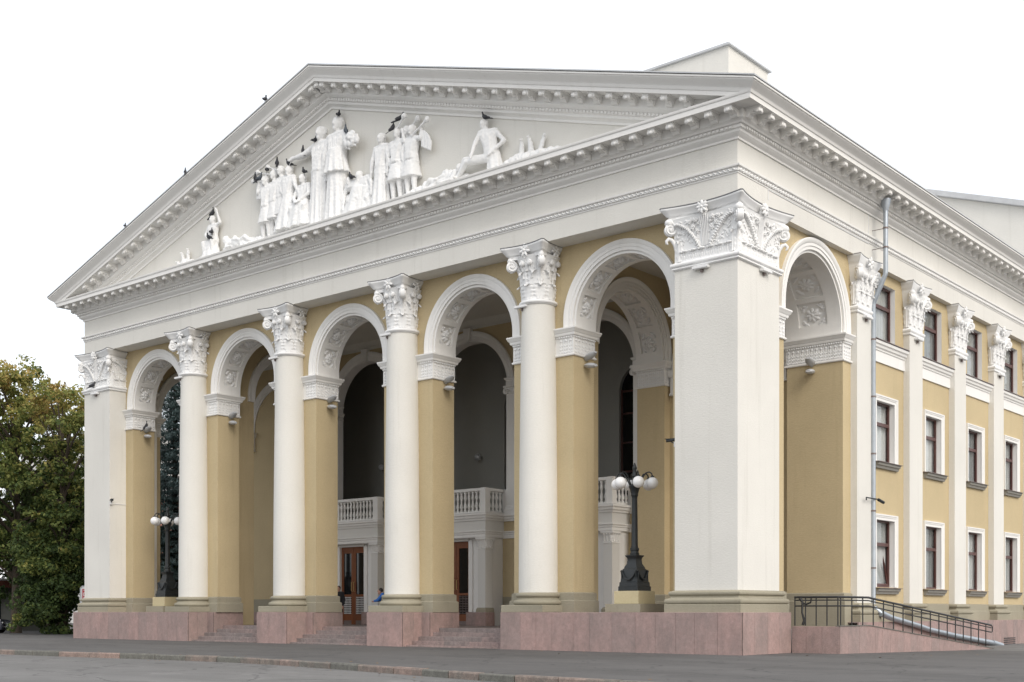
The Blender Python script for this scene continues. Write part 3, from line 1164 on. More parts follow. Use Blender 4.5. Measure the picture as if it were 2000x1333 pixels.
# piers of the arcade: olive foot and impost
pier_rng = []
lims = [-(W / 2 - 0.30)] + [v for c in ARCH_S for v in (c - R_F, c + R_F)] + [W / 2 - 0.30]
for k in range(0, len(lims), 2):
    a, bq = XC + lims[k], XC + lims[k + 1]
    pier_rng.append((a, bq))
    path = [(a, YW0), (bq, YW0), (bq, YW1), (a, YW1)]
    MB().sweep([(0.0, Z_PL), (0.13, Z_PL), (0.13, 1.70), (0.07, 1.735), (0.07, 1.97), (0.0, 2.01)], path, True).obj('pier_base', 'olive_base', theatre, 30)
    faces = [((bq, YW0), (bq, YW1))] if k < len(lims) - 2 else []
    if 0 < k < len(lims) - 2:
        faces += [((bq - 0.62, YW0), (bq, YW0)), ((a, YW0), (a + 0.5, YW0))]
    else:
        faces += [((bq - 0.62, YW0), (bq, YW0))] if k == 0 else [((a, YW0), (a + 0.6, YW0))]
    if k:
        faces += [((a, YW1), (a, YW0))]
    impost(path, True, theatre, faces)

# --- side walls of the portico (both ends) with one arch each
for sg in (1, -1):
    xo, xi = mir(XS0, sg), mir(XS1 if sg > 0 else -1.40, sg)
    my = lambda s, t, z: (t, s, z)
    mb = MB()
    arch_wall(mb, my, YW1 + 0.001, 8.45, xo, xi, Z_PL - 0.02 if sg < 0 else Z_FL, Z_AR, [(SIDE_YC, R_S, ZS, 0)])
    mb.obj('side_arcade_wall', 'yellow_stucco', theatre)
    a = empty('side_arch', (xo, SIDE_YC, ZS), theatre)
    m2 = MB()
    archivolt(m2, my, SIDE_YC, R_S, ZS, xo, sg, 11.26, wd=0.38, proud=0.12)
    archivolt(m2, my, SIDE_YC, R_S, ZS, xi, -sg, 11.26, wd=0.38, proud=0.12)
    m2.obj('archivolt', 'white_trim', a, 25)
    soffit(my, SIDE_YC, R_S, ZS, xo, xi, 11.26, a, 6, 0.56, seed0=20 + sg, dep=0.07)
    # imposts and olive feet of the two jambs
    x0, x1 = min(xo, xi), max(xo, xi)
    for (ya, yb) in ((YW1 + 0.25, SIDE_YC - R_S), (SIDE_YC + R_S, 8.45)):
        path = [(x0, ya), (x1, ya), (x1, yb), (x0, yb)]
        fc = [((x0, ya), (x1, ya)), ((x1, ya), (x1, yb))] if ya > 5 else [((x1, yb), (x0, yb)), ((x1, yb - 0.6), (x1, yb))]
        impost(path, True, theatre, fc)
        MB().sweep([(0.0, Z_FL), (0.13, Z_FL), (0.13, 1.70), (0.07, 1.735), (0.07, 1.97), (0.0, 2.01)], path, True).obj('pier_base', 'olive_base', theatre, 30)
    # threshold under the side arch
    MB().bbox(x0, x1, SIDE_YC - R_S + 0.14, SIDE_YC + R_S - 0.14, -0.2, Z_FL + 0.01, 0.01).obj('threshold', 'step_granite', theatre)

# --- transverse arches inside the portico
for sg in (1, -1):
    xa, xb = sorted((XC + sg * 9.45, XC + sg * 10.75))
    my = lambda s, t, z: (t, s, z)
    mb = MB()
    arch_wall(mb, my, YW1 + 0.002, YB, xa, xb, Z_FL, 14.5, [(SIDE_YC - 0.02, R_S, ZS, 0)])
    mb.obj('transverse_wall', 'yellow_stucco', theatre)
    a = empty('transverse_arch', (xa, SIDE_YC, ZS), theatre)
    m2 = MB()
    archivolt(m2, my, SIDE_YC - 0.02, R_S, ZS, xb, 1, 11.26)
    archivolt(m2, my, SIDE_YC - 0.02, R_S, ZS, xa, -1, 11.26)
    m2.obj('archivolt', 'white_trim', a, 25)
    soffit(my, SIDE_YC - 0.02, R_S, ZS, xb, xa, 11.26, a, 6, seed0=30 + sg)
    ya, yb = SIDE_YC - 0.02 + R_S, YB
    impost([(xa, yb), (xa, ya), (xb, ya), (xb, yb)], False, theatre, [((xa, ya), (xb, ya)), ((xb, ya), (xb, yb))])
    MB().sweep([(0.0, Z_FL), (0.10, Z_FL), (0.10, 1.70), (0.05, 1.735), (0.05, 1.97), (0.0, 2.01)], [(xa, yb), (xa, ya), (xb, ya), (xb, yb)]).obj('pier_base', 'olive_base', theatre, 30)

# --- back wall of the portico: three open arches above, portals below, blind arches at the ends
XL, XR = mir(XS1, -1), XS1
mb = MB()
R_B, ZS_B, Z_LG = 2.30, 11.33, 5.62
arch_wall(mb, fx, XL - XC, XR - XC, YB, YB + 0.5, Z_FL, 14.5, [(c, R_B, ZS_B, Z_LG) for c in (-6.78, 0, 6.78)])
mb.obj('back_wall', 'yellow_stucco', theatre)
for c in (-6.78, 0.0, 6.78):
    a = empty('loggia_arch', (XC + c, YB, ZS_B), theatre)
    m2 = MB()
    archivolt(m2, fx, c, R_B, ZS_B, YB, -1, ZS_B, wd=0.42, proud=0.10)
    # keystone
    m2.prism([(-0.14, 13.58), (0.14, 13.58), (0.20, 14.16), (-0.20, 14.16)], YB - 0.24, YB + 0.02, 'y', T(XC + c, 0, 0))
    m2.obj('archivolt', 'white_trim', a, 25)
    m2 = MB()
    rings = []
    for i in range(41):
        t = pi * i / 40
        rings.append([fx(c - r_ * cos(t), y_, ZS_B + r_ * sin(t)) for r_, y_ in ((R_B - 0.03, YB + 0.004), (R_B - 0.03, YB + 0.49), (R_B + 0.02, YB + 0.49), (R_B + 0.02, YB + 0.004))])
    m2.loft(rings)
    m2.obj('intrados', 'white_trim', a, 30)
    for sx in (-1, 1):
        x0, x1 = sorted((XC + c + sx * (R_B - 0.02), XC + c + sx * (R_B + 0.56)))
        pl = empty('loggia_pilaster', ((x0 + x1) / 2, YB, Z_LG), theatre)
        MB().box(x0, x1, YB - 0.10, YB + 0.49, 6.0, 10.98).obj('shaft', 'white_trim', pl)
        p4 = [(x0, YB + 0.48), (x0, YB - 0.10), (x1, YB - 0.10), (x1, YB + 0.48)]
        MB().sweep([(0, 5.64), (0.07, 5.64), (0.07, 5.82), (0.05, 5.85), (0.05, 5.9), (0.02, 5.98), (0, 6.02)], p4).obj('base', 'white_trim', pl, 30)
        m2 = MB().sweep([(0, 10.95), (0.03, 10.97), (0.03, 11.02), (0.01, 11.04), (0.02, 11.12), (0.06, 11.14), (0.06, 11.2), (0.11, 11.24), (0.11, 11.31), (0, 11.32)], p4)
        m2.sweep([(0, 11.325), (0.02, 11.325), (0.02, 11.55), (0.07, 11.60), (0.09, 11.66), (0.0, 11.67)], p4)
        for q in (x0 + 0.02, x1 - 0.02):
            volute(m2, T(q, YB - 0.14, 11.06) , 0.13, 0.12)
        m2.obj('capital', 'white_trim', pl, 35)
for sg in (1, -1):
    c = sg * 13.42
    a = empty('blind_arch', (XC + c, YB, ZS), theatre)
    m2 = MB()
    archivolt(m2, fx, c, 2.1, 11.0, YB, -1, 10.9, wd=0.42, proud=0.10)
    m2.obj('archivolt', 'white_trim', a, 25)
    for sx in (-1, 1):
        x0, x1 = sorted((XC + c + sx * 2.09, XC + c + sx * 2.52))
        m2 = MB().sweep([(0, 9.9), (0.05, 9.9), (0.05, 9.98), (0.02, 10.0), (0.02, 10.6), (0.08, 10.64), (0.12, 10.75), (0.12, 10.9), (0, 10.91)], [(x0, YB), (x0, YB - 0.14), (x1, YB - 0.14), (x1, YB)])
        m2.box(x0, x1, YB - 0.14, YB, 9.91, 10.9)
        m2.obj('bracket', 'white_trim', a, 30)
# string courses of the back wall
for sg_ in (0,):
    segs = []
    cur = XC - 9.44
    for c in (-6.78, 0, 6.78):
        segs.append((cur, XC + c - 2.03))
        cur = XC + c + 2.03
    segs.append((cur, XC + 9.44))
    ends_ = [(XL, XC - 10.76), (XC + 10.76, XR)]
    for a_, b_ in segs + ends_:
        m2 = MB().sweep([(0, 4.57), (0.05, 4.57), (0.05, 4.72), (0.09, 4.74), (0.10, 4.80), (0.14, 4.84), (0.14, 4.88), (0, 4.90)], [(a_, YB), (b_, YB)])
        m2.sweep([(0, 5.33), (0.06, 5.33), (0.08, 5.40), (0.13, 5.44), (0.15, 5.52), (0.20, 5.56), (0.20, 5.64), (0, 5.66)], [(a_, YB), (b_, YB)])
        if (a_, b_) not in ends_:
            m2.obj('string_course', 'white_trim', theatre, 30)
        MB().box(a_, b_, YB - 0.06, YB, Z_FL, 1.98).obj('wall_base', 'olive_base', theatre)
        slabs((a_, YB - 0.06), (b_, YB - 0.06), Z_FL, 1.30, 1.1, 0.03, stair)

# --- loggia behind the arches
MB().box(XL, XR, YB + 0.501, 12.0, 5.30, Z_LG - 0.005).obj('loggia_floor', 'step_granite', theatre)
mb = MB()
arch_wall(mb, fx, XL - XC, XR - XC, 12.0, 12.3, 5.0, 14.5, [(c, 1.12, 11.2, 6.3) for c in (-6.78, 0, 6.78)])
mb.obj('loggia_wall', 'grey_plaster', theatre)
for q in (XL - 0.3, XR):
    MB().box(q, q + 0.3, YB + 0.5, 12.0, 5.0, 14.5).obj('loggia_side_wall', 'grey_plaster', theatre)
for c in (-6.78, 0, 6.78):
    wdw = empty('loggia_window', (XC + c, 12.2, 6.3), theatre)
    m2 = MB()
    for x in (-1.08, -0.36, 0.36, 1.08):
        m2.box(XC + c + x - 0.04, XC + c + x + 0.04, 12.14, 12.22, 6.3, 11.3 if abs(x) > 1 else 12.2)
    for z in (6.34, 7.6, 8.9, 10.2, 11.2):
        m2.box(XC + c - 1.1, XC + c + 1.1, 12.13, 12.23, z - 0.04, z + 0.04)
    m2.obj('frame', 'frame_brown', wdw)
    pts = [(-1.12, 6.3), (1.12, 6.3)] + [(1.12 * cos(t), 11.2 + 1.12 * sin(t)) for t in np.linspace(0, pi, 20)]
    MB().prism([(XC + c + x, z) for x, z in pts], 12.18, 12.20).obj('pane', 'dark_glass', wdw)
    m2 = MB().ball((XC + c - 2.6, 11.72, 8.9), 0.17, 14, 10)
    m2.tube([(XC + c - 2.6, 12.0, 8.9), (XC + c - 2.6, 11.8, 8.9)], 0.04, 8)
    gl_ = m2.obj('globe_lamp', 'floodlight_grey', theatre, 40)

# --- portals with balconies
def baluster_mesh():
    p = [(0.07, 0), (0.07, 0.06), (0.045, 0.09), (0.05, 0.13), (0.075, 0.20), (0.072, 0.26), (0.045, 0.38), (0.035, 0.42), (0.05, 0.44), (0.035, 0.46), (0.045, 0.50), (0.072, 0.60), (0.06, 0.68), (0.042, 0.76), (0.055, 0.79), (0.07, 0.81), (0.07, 0.86)]
    return MB().lathe(p, 12).mesh('baluster', 'white_trim', 40)


bal_me = baluster_mesh()


def balustrade(parent, p0, p1, z0=5.66, end_posts=(True, True)):
    d = Vector((p1[0] - p0[0], p1[1] - p0[1]))
    L = d.length
    a = math.atan2(d.y, d.x)
    M = T(p0[0], p0[1], 0) @ RZ(a)
    mb = MB()
    mb.bbox(0, L, -0.10, 0.10, z0 + 0.96, z0 + 1.10, 0.02, M)
    mb.bbox(0, L, -0.085, 0.085, z0, z0 + 0.09, 0.012, M)
    mb.obj('rail', 'white_trim', parent)
    k = max(1, int(L / 0.215))
    for i in range(k):
        s_ = (i + 0.5) * L / k
        o = M @ Vector((s_, 0, z0 + 0.09))
        link('baluster', bal_me, parent, False, tuple(o))


for bi, c in enumerate((-6.78, 0.0, 6.78)):
    x = XC + c
    p = empty('portal', (x, 7.2, Z_FL), theatre)
    for sx in (-1, 1):
        a, bq = sorted((x + sx * 1.62, x + sx * 2.05))
        MB().box(a, bq, 7.0, 7.52, 1.50, 4.14).obj('pillar', 'back_white', p)
        pth = [(a, 7.52), (a, 7.0), (bq, 7.0), (bq, 7.52)]
        MB().sweep([(0, Z_FL), (0.08, Z_FL), (0.08, 1.30), (0, 1.3)], pth).obj('pillar_plinth', 'pink_granite', p)
        MB().sweep([(0, 1.303), (0.07, 1.303), (0.06, 1.42), (0.02, 1.5), (0, 1.5)], pth).obj('pillar_base', 'olive_base', p)
        m2 = MB().sweep([(0, 4.08), (0.03, 4.09), (0.03, 4.13), (0, 4.15), (0.0, 4.35), (0.05, 4.47), (0.09, 4.50), (0.09, 4.568), (0, 4.57)], pth)
        for i in range(3):
            leaf(m2, T(a + 0.07 + i * 0.145, 7.0, 4.15) @ Matrix.Diagonal((1, -1, 1, 1)), 0.33, 0.15, 0.07, 3, 7, 0.0, 0.03)
        for i in range(3):
            if sx > 0:
                leaf(m2, T(bq, 7.07 + i * 0.17, 4.15) @ RZ(-pi / 2), 0.33, 0.16, 0.07, 3, 7, 0.0, 0.03)
        m2.obj('pillar_capital', 'white_trim', p, 40)
        # cheek wall and door surround
        a2, b2 = sorted((x + sx * 1.60, x + sx * 1.98))
        MB().box(a2, b2, 7.521, YB, Z_FL, 4.57).obj('cheek', 'white_trim', p)
        a2, b2 = sorted((x + sx * 0.86, x + sx * 1.63))
        m2 = MB().box(a2, b2, 7.30, 7.5, Z_FL, 4.57)
        a3, b3 = sorted((x + sx * 0.86, x + sx * 1.08))
        m2.bbox(a3, b3, 7.22, 7.30, 1.3, 4.5, 0.02)
        m2.obj('door_surround', 'white_trim', p)
        a3, b3 = sorted((x + sx * 0.80, x + sx * 1.70))
        MB().bbox(a3, b3, 7.12, 7.29, Z_FL, 1.3, 0.01).obj('granite_slab', 'pink_granite', p)
    MB().box(x - 0.86, x + 0.86, 7.23, 7.5, 4.46, 4.569).obj('lintel', 'white_trim', p)
    # door: two glazed wooden leaves with grilles
    for sx in (-1, 1):
        x0, x1 = sorted((x + sx * 0.008, x + sx * 0.86))
        dl = MB()
        y0, y1 = 7.36, 7.43
        st = 0.15
        dl.bbox(x0, x0 + st, y0, y1, Z_FL, 4.46, 0.008)
        dl.bbox(x1 - st, x1, y0, y1, Z_FL, 4.46, 0.008)
        dl.bbox(x0 + st, x1 - st, y0 + 0.004, y1 - 0.004, Z_FL + 0.2, 1.20, 0.006)
        dl.bbox(x0 + st, x1 - st, y0 + 0.004, y1 - 0.004, 4.16, 4.46, 0.006)
        dl.bbox(x0 + st, x1 - st, y0 + 0.004, y1 - 0.004, 2.05, 2.16, 0.006)
        dleaf = dl.obj('door_leaf', 'door_wood', p)
        MB().box(x0 + st - 0.01, x1 - st + 0.01, 7.395, 7.405, 1.20, 4.16).obj('pane', 'dark_glass', p)
        MB().box(x0 + st, x1 - st, 7.352, 7.364, Z_FL, Z_FL + 0.2).obj('kick_plate', 'sill_metal', p)
        gr = MB()
        for i in range(7):
            q = x0 + st + (x1 - x0 - 2 * st) * i / 6
            gr.tube([(q, 7.385, 1.21), (q, 7.385, 2.05)], 0.012, 4)
        for i in range(8):
            z = 1.24 + i * 0.11
            gr.tube([(x0 + st, 7.383, z), (x1 - st, 7.383, z)], 0.012, 4)
        gr.obj('grille', 'sign_white' if bi == 0 else 'sill_metal', p)
        hq = x0 + 0.07 if sx > 0 else x1 - 0.07
        MB().tube([(hq, 7.36, 2.3), (hq, 7.28, 2.32), (hq, 7.28, 2.75), (hq, 7.36, 2.77)], 0.016, 6).obj('handle', 'brass', p, 60)
    # entablature and balcony
    pe = [(x - 2.05, YB - 0.001), (x - 2.05, 7.0), (x + 2.05, 7.0), (x + 2.05, YB - 0.001)]
    MB().box(x - 2.05, x + 2.05, 7.0, YB, 4.571, 5.62).obj('balcony_slab', 'back_white', p)
    m2 = MB().sweep([(0, 4.60), (0.03, 4.60), (0.03, 4.72), (0.06, 4.74), (0.07, 4.80), (0.11, 4.84), (0.11, 4.88), (0, 4.90)], pe)
    m2.sweep([(0, 5.33), (0.05, 5.33), (0.07, 5.40), (0.12, 5.44), (0.14, 5.52), (0.19, 5.56), (0.19, 5.64), (0, 5.66)], pe)
    m2.obj('balcony_moulding', 'white_trim', p, 30)
    b_ = empty('balustrade', (x, 7.1, 5.66), theatre)
    for sx in (-1, 1):
        MB().bbox(x + sx * 1.95 - 0.15, x + sx * 1.95 + 0.15, 6.95, 7.25, 5.655, 6.76, 0.02).obj('post', 'white_trim', b_)
        balustrade(b_, (x + sx * 1.95, 7.25), (x + sx * 1.95, YB - 0.02))
        xa_, xb_ = sorted((x + sx * 1.96, x + sx * 2.27))
        MB().bbox(x + sx * 2.05 - 0.12, x + sx * 2.05 + 0.12, YB + 0.04, YB + 0.28, 5.63, 6.76, 0.02).obj('post', 'white_trim', b_)
    balustrade(b_, (x - 1.80, 7.10), (x + 1.80, 7.10))

# ceiling of portico and loggia
MB().box(XL - 0.1, XR + 0.1, YW1 + 0.003, 12.3, 14.5, 14.75).obj('portico_ceiling', 'ceiling_plaster', theatre)
m2 = MB()
for (a_, b_) in ((XC - 9.44, XC + 9.44), (XL, XC - 10.76), (XC + 10.76, XR)):
    m2.sweep([(0, 14.14), (0.05, 14.14), (0.08, 14.25), (0.16, 14.32), (0.22, 14.44), (0.26, 14.499), (0, 14.499)], [(a_, YB), (b_, YB)])
m2.obj('ceiling_cornice', 'ceiling_plaster', theatre, 30)

# --- entablature
YE = 46.0
ent = empty('entablature', (XC, 0, Z_AR), theatre)


def ring_beam(mb, z0, z1):
    mb.box(-W, 0, 0, YW1 + 0.002, z0, z1)
    mb.box(-2.45, 0, YW1 + 0.002, YE, z0, z1)
    mb.box(-W, -W + 2.45, YW1 + 0.002, YE, z0, z1)


mb = MB()
ring_beam(mb, Z_AR, 14.83)
mb.obj('architrave', 'cream_stucco', ent)
mb = MB()
ring_beam(mb, 14.831, 16.6)
mb.obj('frieze', 'cream_stucco', ent)
EP = [(-W, YE), (-W, 0), (0, 0), (0, YE)]
MB().sweep([(0, 14.815), (0.02, 14.815), (0.02, 14.86), (0.05, 14.87), (0.05, 14.97), (0.08, 14.985), (0.12, 15.0), (0.13, 15.03), (0.13, 15.06), (0, 15.07)], EP).obj('architrave_band', 'white_trim', ent, 30)
# leaf-and-bead carving of the band
mb = MB()


def along_path(step, fn, y_end=33.0):
    """calls fn(M) every step on the front and the two flanks; local x along, y outwards"""
    n_ = int(W / step)
    for i in range(n_):
        s_ = -W + (i + 0.5) * W / n_
        fn(T(s_, 0, 0) @ Matrix.Diagonal((1, -1, 1, 1)), s_, 'f')
    n_ = int(y_end / step)
    for i in range(n_):
        s_ = (i + 0.5) * y_end / n_
        fn(T(0, s_, 0) @ RZ(-pi / 2), s_, 'r')


def bead(M, s_, w_):
    mb.ball((0, 0.055, 14.925), (0.085, 0.055, 0.030), 6, 4, M @ T(0, 0, 14.925) @ RY(0.75) @ T(0, 0, -14.925))
    mb.ball((0.075, 0.05, 14.90), (0.028, 0.045, 0.028), 5, 4, M)
    mb.ball((-0.06, 0.05, 14.955), (0.028, 0.04, 0.022), 5, 4, M)


along_path(0.17, bead)
tag(mb.obj('band_carving', 'relief_white', ent, 60), kind='stuff')

cornice = empty('cornice', (XC, 0, 15.9), theatre)
BED = [(0, 15.84), (0.05, 15.84), (0.05, 15.90), (0.08, 15.93), (0.14, 15.96), (0.19, 16.01), (0.20, 16.04), (0.20, 16.08), (0.26, 16.10), (0.26, 16.18), (0.33, 16.20), (0.36, 16.25), (0.43, 16.29), (0.44, 16.31), (0.44, 16.57),
       (0.93, 16.57), (0.93, 16.545), (0.985, 16.545), (0.985, 16.70), (1.01, 16.715), (1.03, 16.76), (1.03, 16.79), (0.85, 16.82), (0, 16.88)]
MB().sweep(BED, EP).obj('corona', 'white_trim', cornice, 25)
SL = 0.3013
TOPZ = 22.97
RAKE = [(0.0, -1.34), (0.05, -1.34), (0.06, -1.26), (0.13, -1.20), (0.195, -1.17), (0.205, -1.08), (0.265, -1.06), (0.265, -0.96), (0.335, -0.93), (0.395, -0.88), (0.432, -0.85), (0.432, -0.50), (0.94, -0.50), (0.94, -0.525),
        (0.988, -0.525), (0.988, -0.40), (1.012, -0.385), (1.037, -0.33), (1.042, -0.30), (1.06, -0.27), (1.13, -0.20), (1.20, -0.13), (1.235, -0.09), (1.24, -0.06), (1.275, -0.05), (1.28, 0.0), (0.2, 0.02)]


def tz(s_):
    return TOPZ - SL * abs(s_)


CYMA = [(0.90, 16.72)] + [(p, tz(W / 2 + p) + h) for p, h in RAKE if p > 1.0] + [(0.9, 17.12)]
for sg in (1, -1):
    r0 = [(mir(p, sg), -p, z) for p, z in CYMA]
    r1 = [(mir(p, sg), YE, z) for p, z in CYMA]
    MB().loft([r0, r1], False, False).obj('cyma', 'white_trim', cornice, 30)
mb = MB()
along_path(0.15, lambda M, s_, w_: mb.box(-0.045, 0.045, 0.255, 0.30, 16.105, 16.175, M))
tag(mb.obj('dentils', 'white_trim', cornice), kind='stuff')


def modillion_mesh():
    m = MB()
    # scrolled bracket, local x along, y outwards, top at z=0
    prof = [(0.0, -0.02), (0.46, -0.02), (0.47, -0.10), (0.44, -0.16), (0.39, -0.17), (0.34, -0.13), (0.26, -0.115), (0.18, -0.15), (0.10, -0.215), (0.03, -0.24), (0.0, -0.22)]
    m.prism([(a, b_) for a, b_ in prof], -0.11, 0.11, 'x')
    m.box(-0.14, 0.14, 0, 0.50, -0.035, 0.0)
    m.lathe([(0.055, -0.125), (0.055, 0.125)], 10, (0, 0), T(0, 0.415, -0.115) @ RY(pi / 2))
    m.lathe([(0.075, -0.122), (0.075, 0.122)], 10, (0, 0), T(0, 0.07, -0.165) @ RY(pi / 2))
    m.ball((0, 0.475, -0.13), (0.07, 0.035, 0.05), 7, 5)
    m.ball((0, 0.22, -0.14), (0.08, 0.16, 0.035), 7, 5)
    m.v = [(x * 1.08, y, z * 1.18) for x, y, z in m.v]
    return m.mesh('modillion', 'white_trim', 40)


mod_me = modillion_mesh()


def put_mod(M, parent):
    o = link('modillion', mod_me, parent, True)
    o.matrix_local = Matrix.Translation(-wpos(parent)) @ M
    return o


MZ = 16.572
for i in range(55):
    s_ = -W + 0.20 - 0.38 + i * (W + 0.36) / 54
    put_mod(T(s_, -0.435, MZ) @ RZ(pi), cornice)
for i in range(48):
    put_mod(T(0.435, 0.12 - 0.3 + i * 0.735, MZ) @ RZ(-pi / 2), cornice)
for i in range(8):
    put_mod(T(-W - 0.435, -0.1 + i * 0.735, MZ) @ RZ(pi / 2), cornice)

# --- pediment
pedi = empty('pediment', (XC, 0, 16.9), theatre)
rings = []
for e_ in (-1, 0, 1):
    rings.append([(XC + e_ * (W / 2 + p), -p, tz(W / 2 + p if e_ else 0) + h) for p, h in RAKE])
m2 = MB()
k = len(RAKE)
vs_ = [p for r in rings for p in r]
fs_ = []
for i in range(2):
    for j in range(k - 1):
        fs_.append((i * k + j, (i + 1) * k + j, (i + 1) * k + j + 1, i * k + j + 1))
m2.add(vs_, fs_)
m2.obj('raking_cornice', 'white_trim', pedi, 25)
MB().prism([(-W + 0.2, 16.7), (-0.2, 16.7), (XC, tz(0) - 1.2)], 0.0, 0.25).obj('tympanum', 'cream_stucco', pedi)
ang = math.atan(SL)
for sg in (-1, 1):
    for i in range(27):
        s_ = sg * (0.36 + i * 0.70)
        if tz(s_) - 0.9 < 16.83:
            continue
        put_mod(T(XC + s_, -0.43, tz(s_) - 0.498) @ RY(sg * ang) @ RZ(pi), pedi)
put_mod(T(XC, -0.43, tz(0) - 0.53) @ RZ(pi), pedi)
mb = MB()
for sg in (-1, 1):
    for i in range(125):
        s_ = sg * (0.12 + i * 0.145)
        if tz(s_) - 1.06 < 16.86:
            break
        mb.box(-0.045, 0.045, 0.25, 0.30, 0, 0.085, T(XC + s_, 0, tz(s_) - 1.05) @ RY(sg * ang) @ Matrix.Diagonal((1, -1, 1, 1)))
tag(mb.obj('dentils', 'white_trim', pedi), kind='stuff')

# roof sheets with standing seams, and their thin front edge
roof = empty('roof', (XC, 10, 17), theatre)
for sg in (-1, 1):
    e = W / 2 + 1.30
    pts = [(XC, tz(0) + 0.03), (XC + sg * e, tz(e) + 0.03), (XC + sg * e, tz(e) + 0.07), (XC, tz(0) + 0.08)]
    MB().prism(pts, -1.30, 33).obj('roof_sheet', 'zinc_roof', roof)
    m2 = MB()
    for i in range(60):
        y = -1.0 + i * 0.6
        m2.prism([(XC + sg * 0.1, tz(0.1) + 0.06), (XC + sg * (e - 0.5), tz(e - 0.5) + 0.06), (XC + sg * (e - 0.5), tz(e - 0.5) + 0.10), (XC + sg * 0.1, tz(0.1) + 0.11)], y + 1, y + 1.03)
    tag(m2.obj('standing_seams', 'zinc_roof', roof), kind='stuff')
# --- rear blocks rising behind the portico roof
st_ = empty('stage_tower', (-18, 24, 17), theatre)
MB().box(-25.0, -11.95, 20.0, 24.0, 16.9, 29.28).obj('wall', 'cream_stucco', st_)
m2 = MB()
m2.prism([(-25.1, 29.281), (-11.8, 29.281), (-11.8, 29.35), (-25.1, 29.35)], 19.85, 24.15)
m2.prism([(-25.08, 29.351), (-11.82, 29.351), (-11.9, 29.40), (-25.0, 29.40)], 19.87, 24.13)
m2.obj('roof', 'zinc_roof', st_)
rb = empty('auditorium_block', (-18, 38, 17), theatre)
g0 = 21.15


def gtop(x):
    return g0 - 0.337 * x if x > XC else g0 - 0.337 * (2 * XC - x)


MB().prism([(mir(-0.35, -1), 16.9), (-0.35, 16.9), (-0.35, gtop(-0.35)), (XC, gtop(XC)), (mir(-0.35, -1), gtop(-0.35))], 30, 45.9).obj('wall', 'cream_stucco', rb)
for sg in (1, -1):
    MB().prism([(XC, gtop(XC) + 0.01), (mir(-0.1, sg), gtop(-0.1) + 0.01), (mir(-0.1, sg), gtop(-0.1) + 0.28), (XC, gtop(XC) + 0.28)], 29.7, 46.1).obj('roof_sheet', 'zinc_roof', rb)

# --- flank of the building: wall with window openings, pilasters
PIL0, PIT = 9.17, 4.75
NB_ = 7
wins = []
for k in range(NB_):
    yc = PIL0 + PIT * (k + 0.5)
    wins += [(yc, 0.84, 2.25, 4.80, 'low', k), (yc, 0.84, 6.98, 9.28, 'mid', k), (yc, 0.92, 11.50, 13.72, 'top', k)]


def wall_holes(mb, x, y0, y1, z0, z1, holes, depth):
    ys = sorted({y0, y1} | {h[0] for h in holes} | {h[1] for h in holes})
    zs = sorted({z0, z1} | {h[2] for h in holes} | {h[3] for h in holes})
    for a, b_ in zip(ys, ys[1:]):
        for c, d in zip(zs, zs[1:]):
            if any(h[0] - 1e-6 <= a and b_ <= h[1] + 1e-6 and h[2] - 1e-6 <= c and d <= h[3] + 1e-6 for h in holes):
                continue
            mb.quad((x, a, c), (x, b_, c), (x, b_, d), (x, a, d))


mb = MB()
wall_holes(mb, XS0, 8.451, YE, Z_SP, Z_AR, [(y - w_, y + w_, a, b_) for y, w_, a, b_, _, _ in wins], 0.4)
mb.obj('flank_wall', 'yellow_stucco', theatre, fix=False)
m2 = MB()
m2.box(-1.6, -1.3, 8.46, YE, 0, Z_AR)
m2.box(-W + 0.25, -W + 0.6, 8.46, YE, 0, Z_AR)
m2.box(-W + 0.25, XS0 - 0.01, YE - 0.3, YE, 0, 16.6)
m2.obj('inner_wall', 'dark_plaster', theatre)


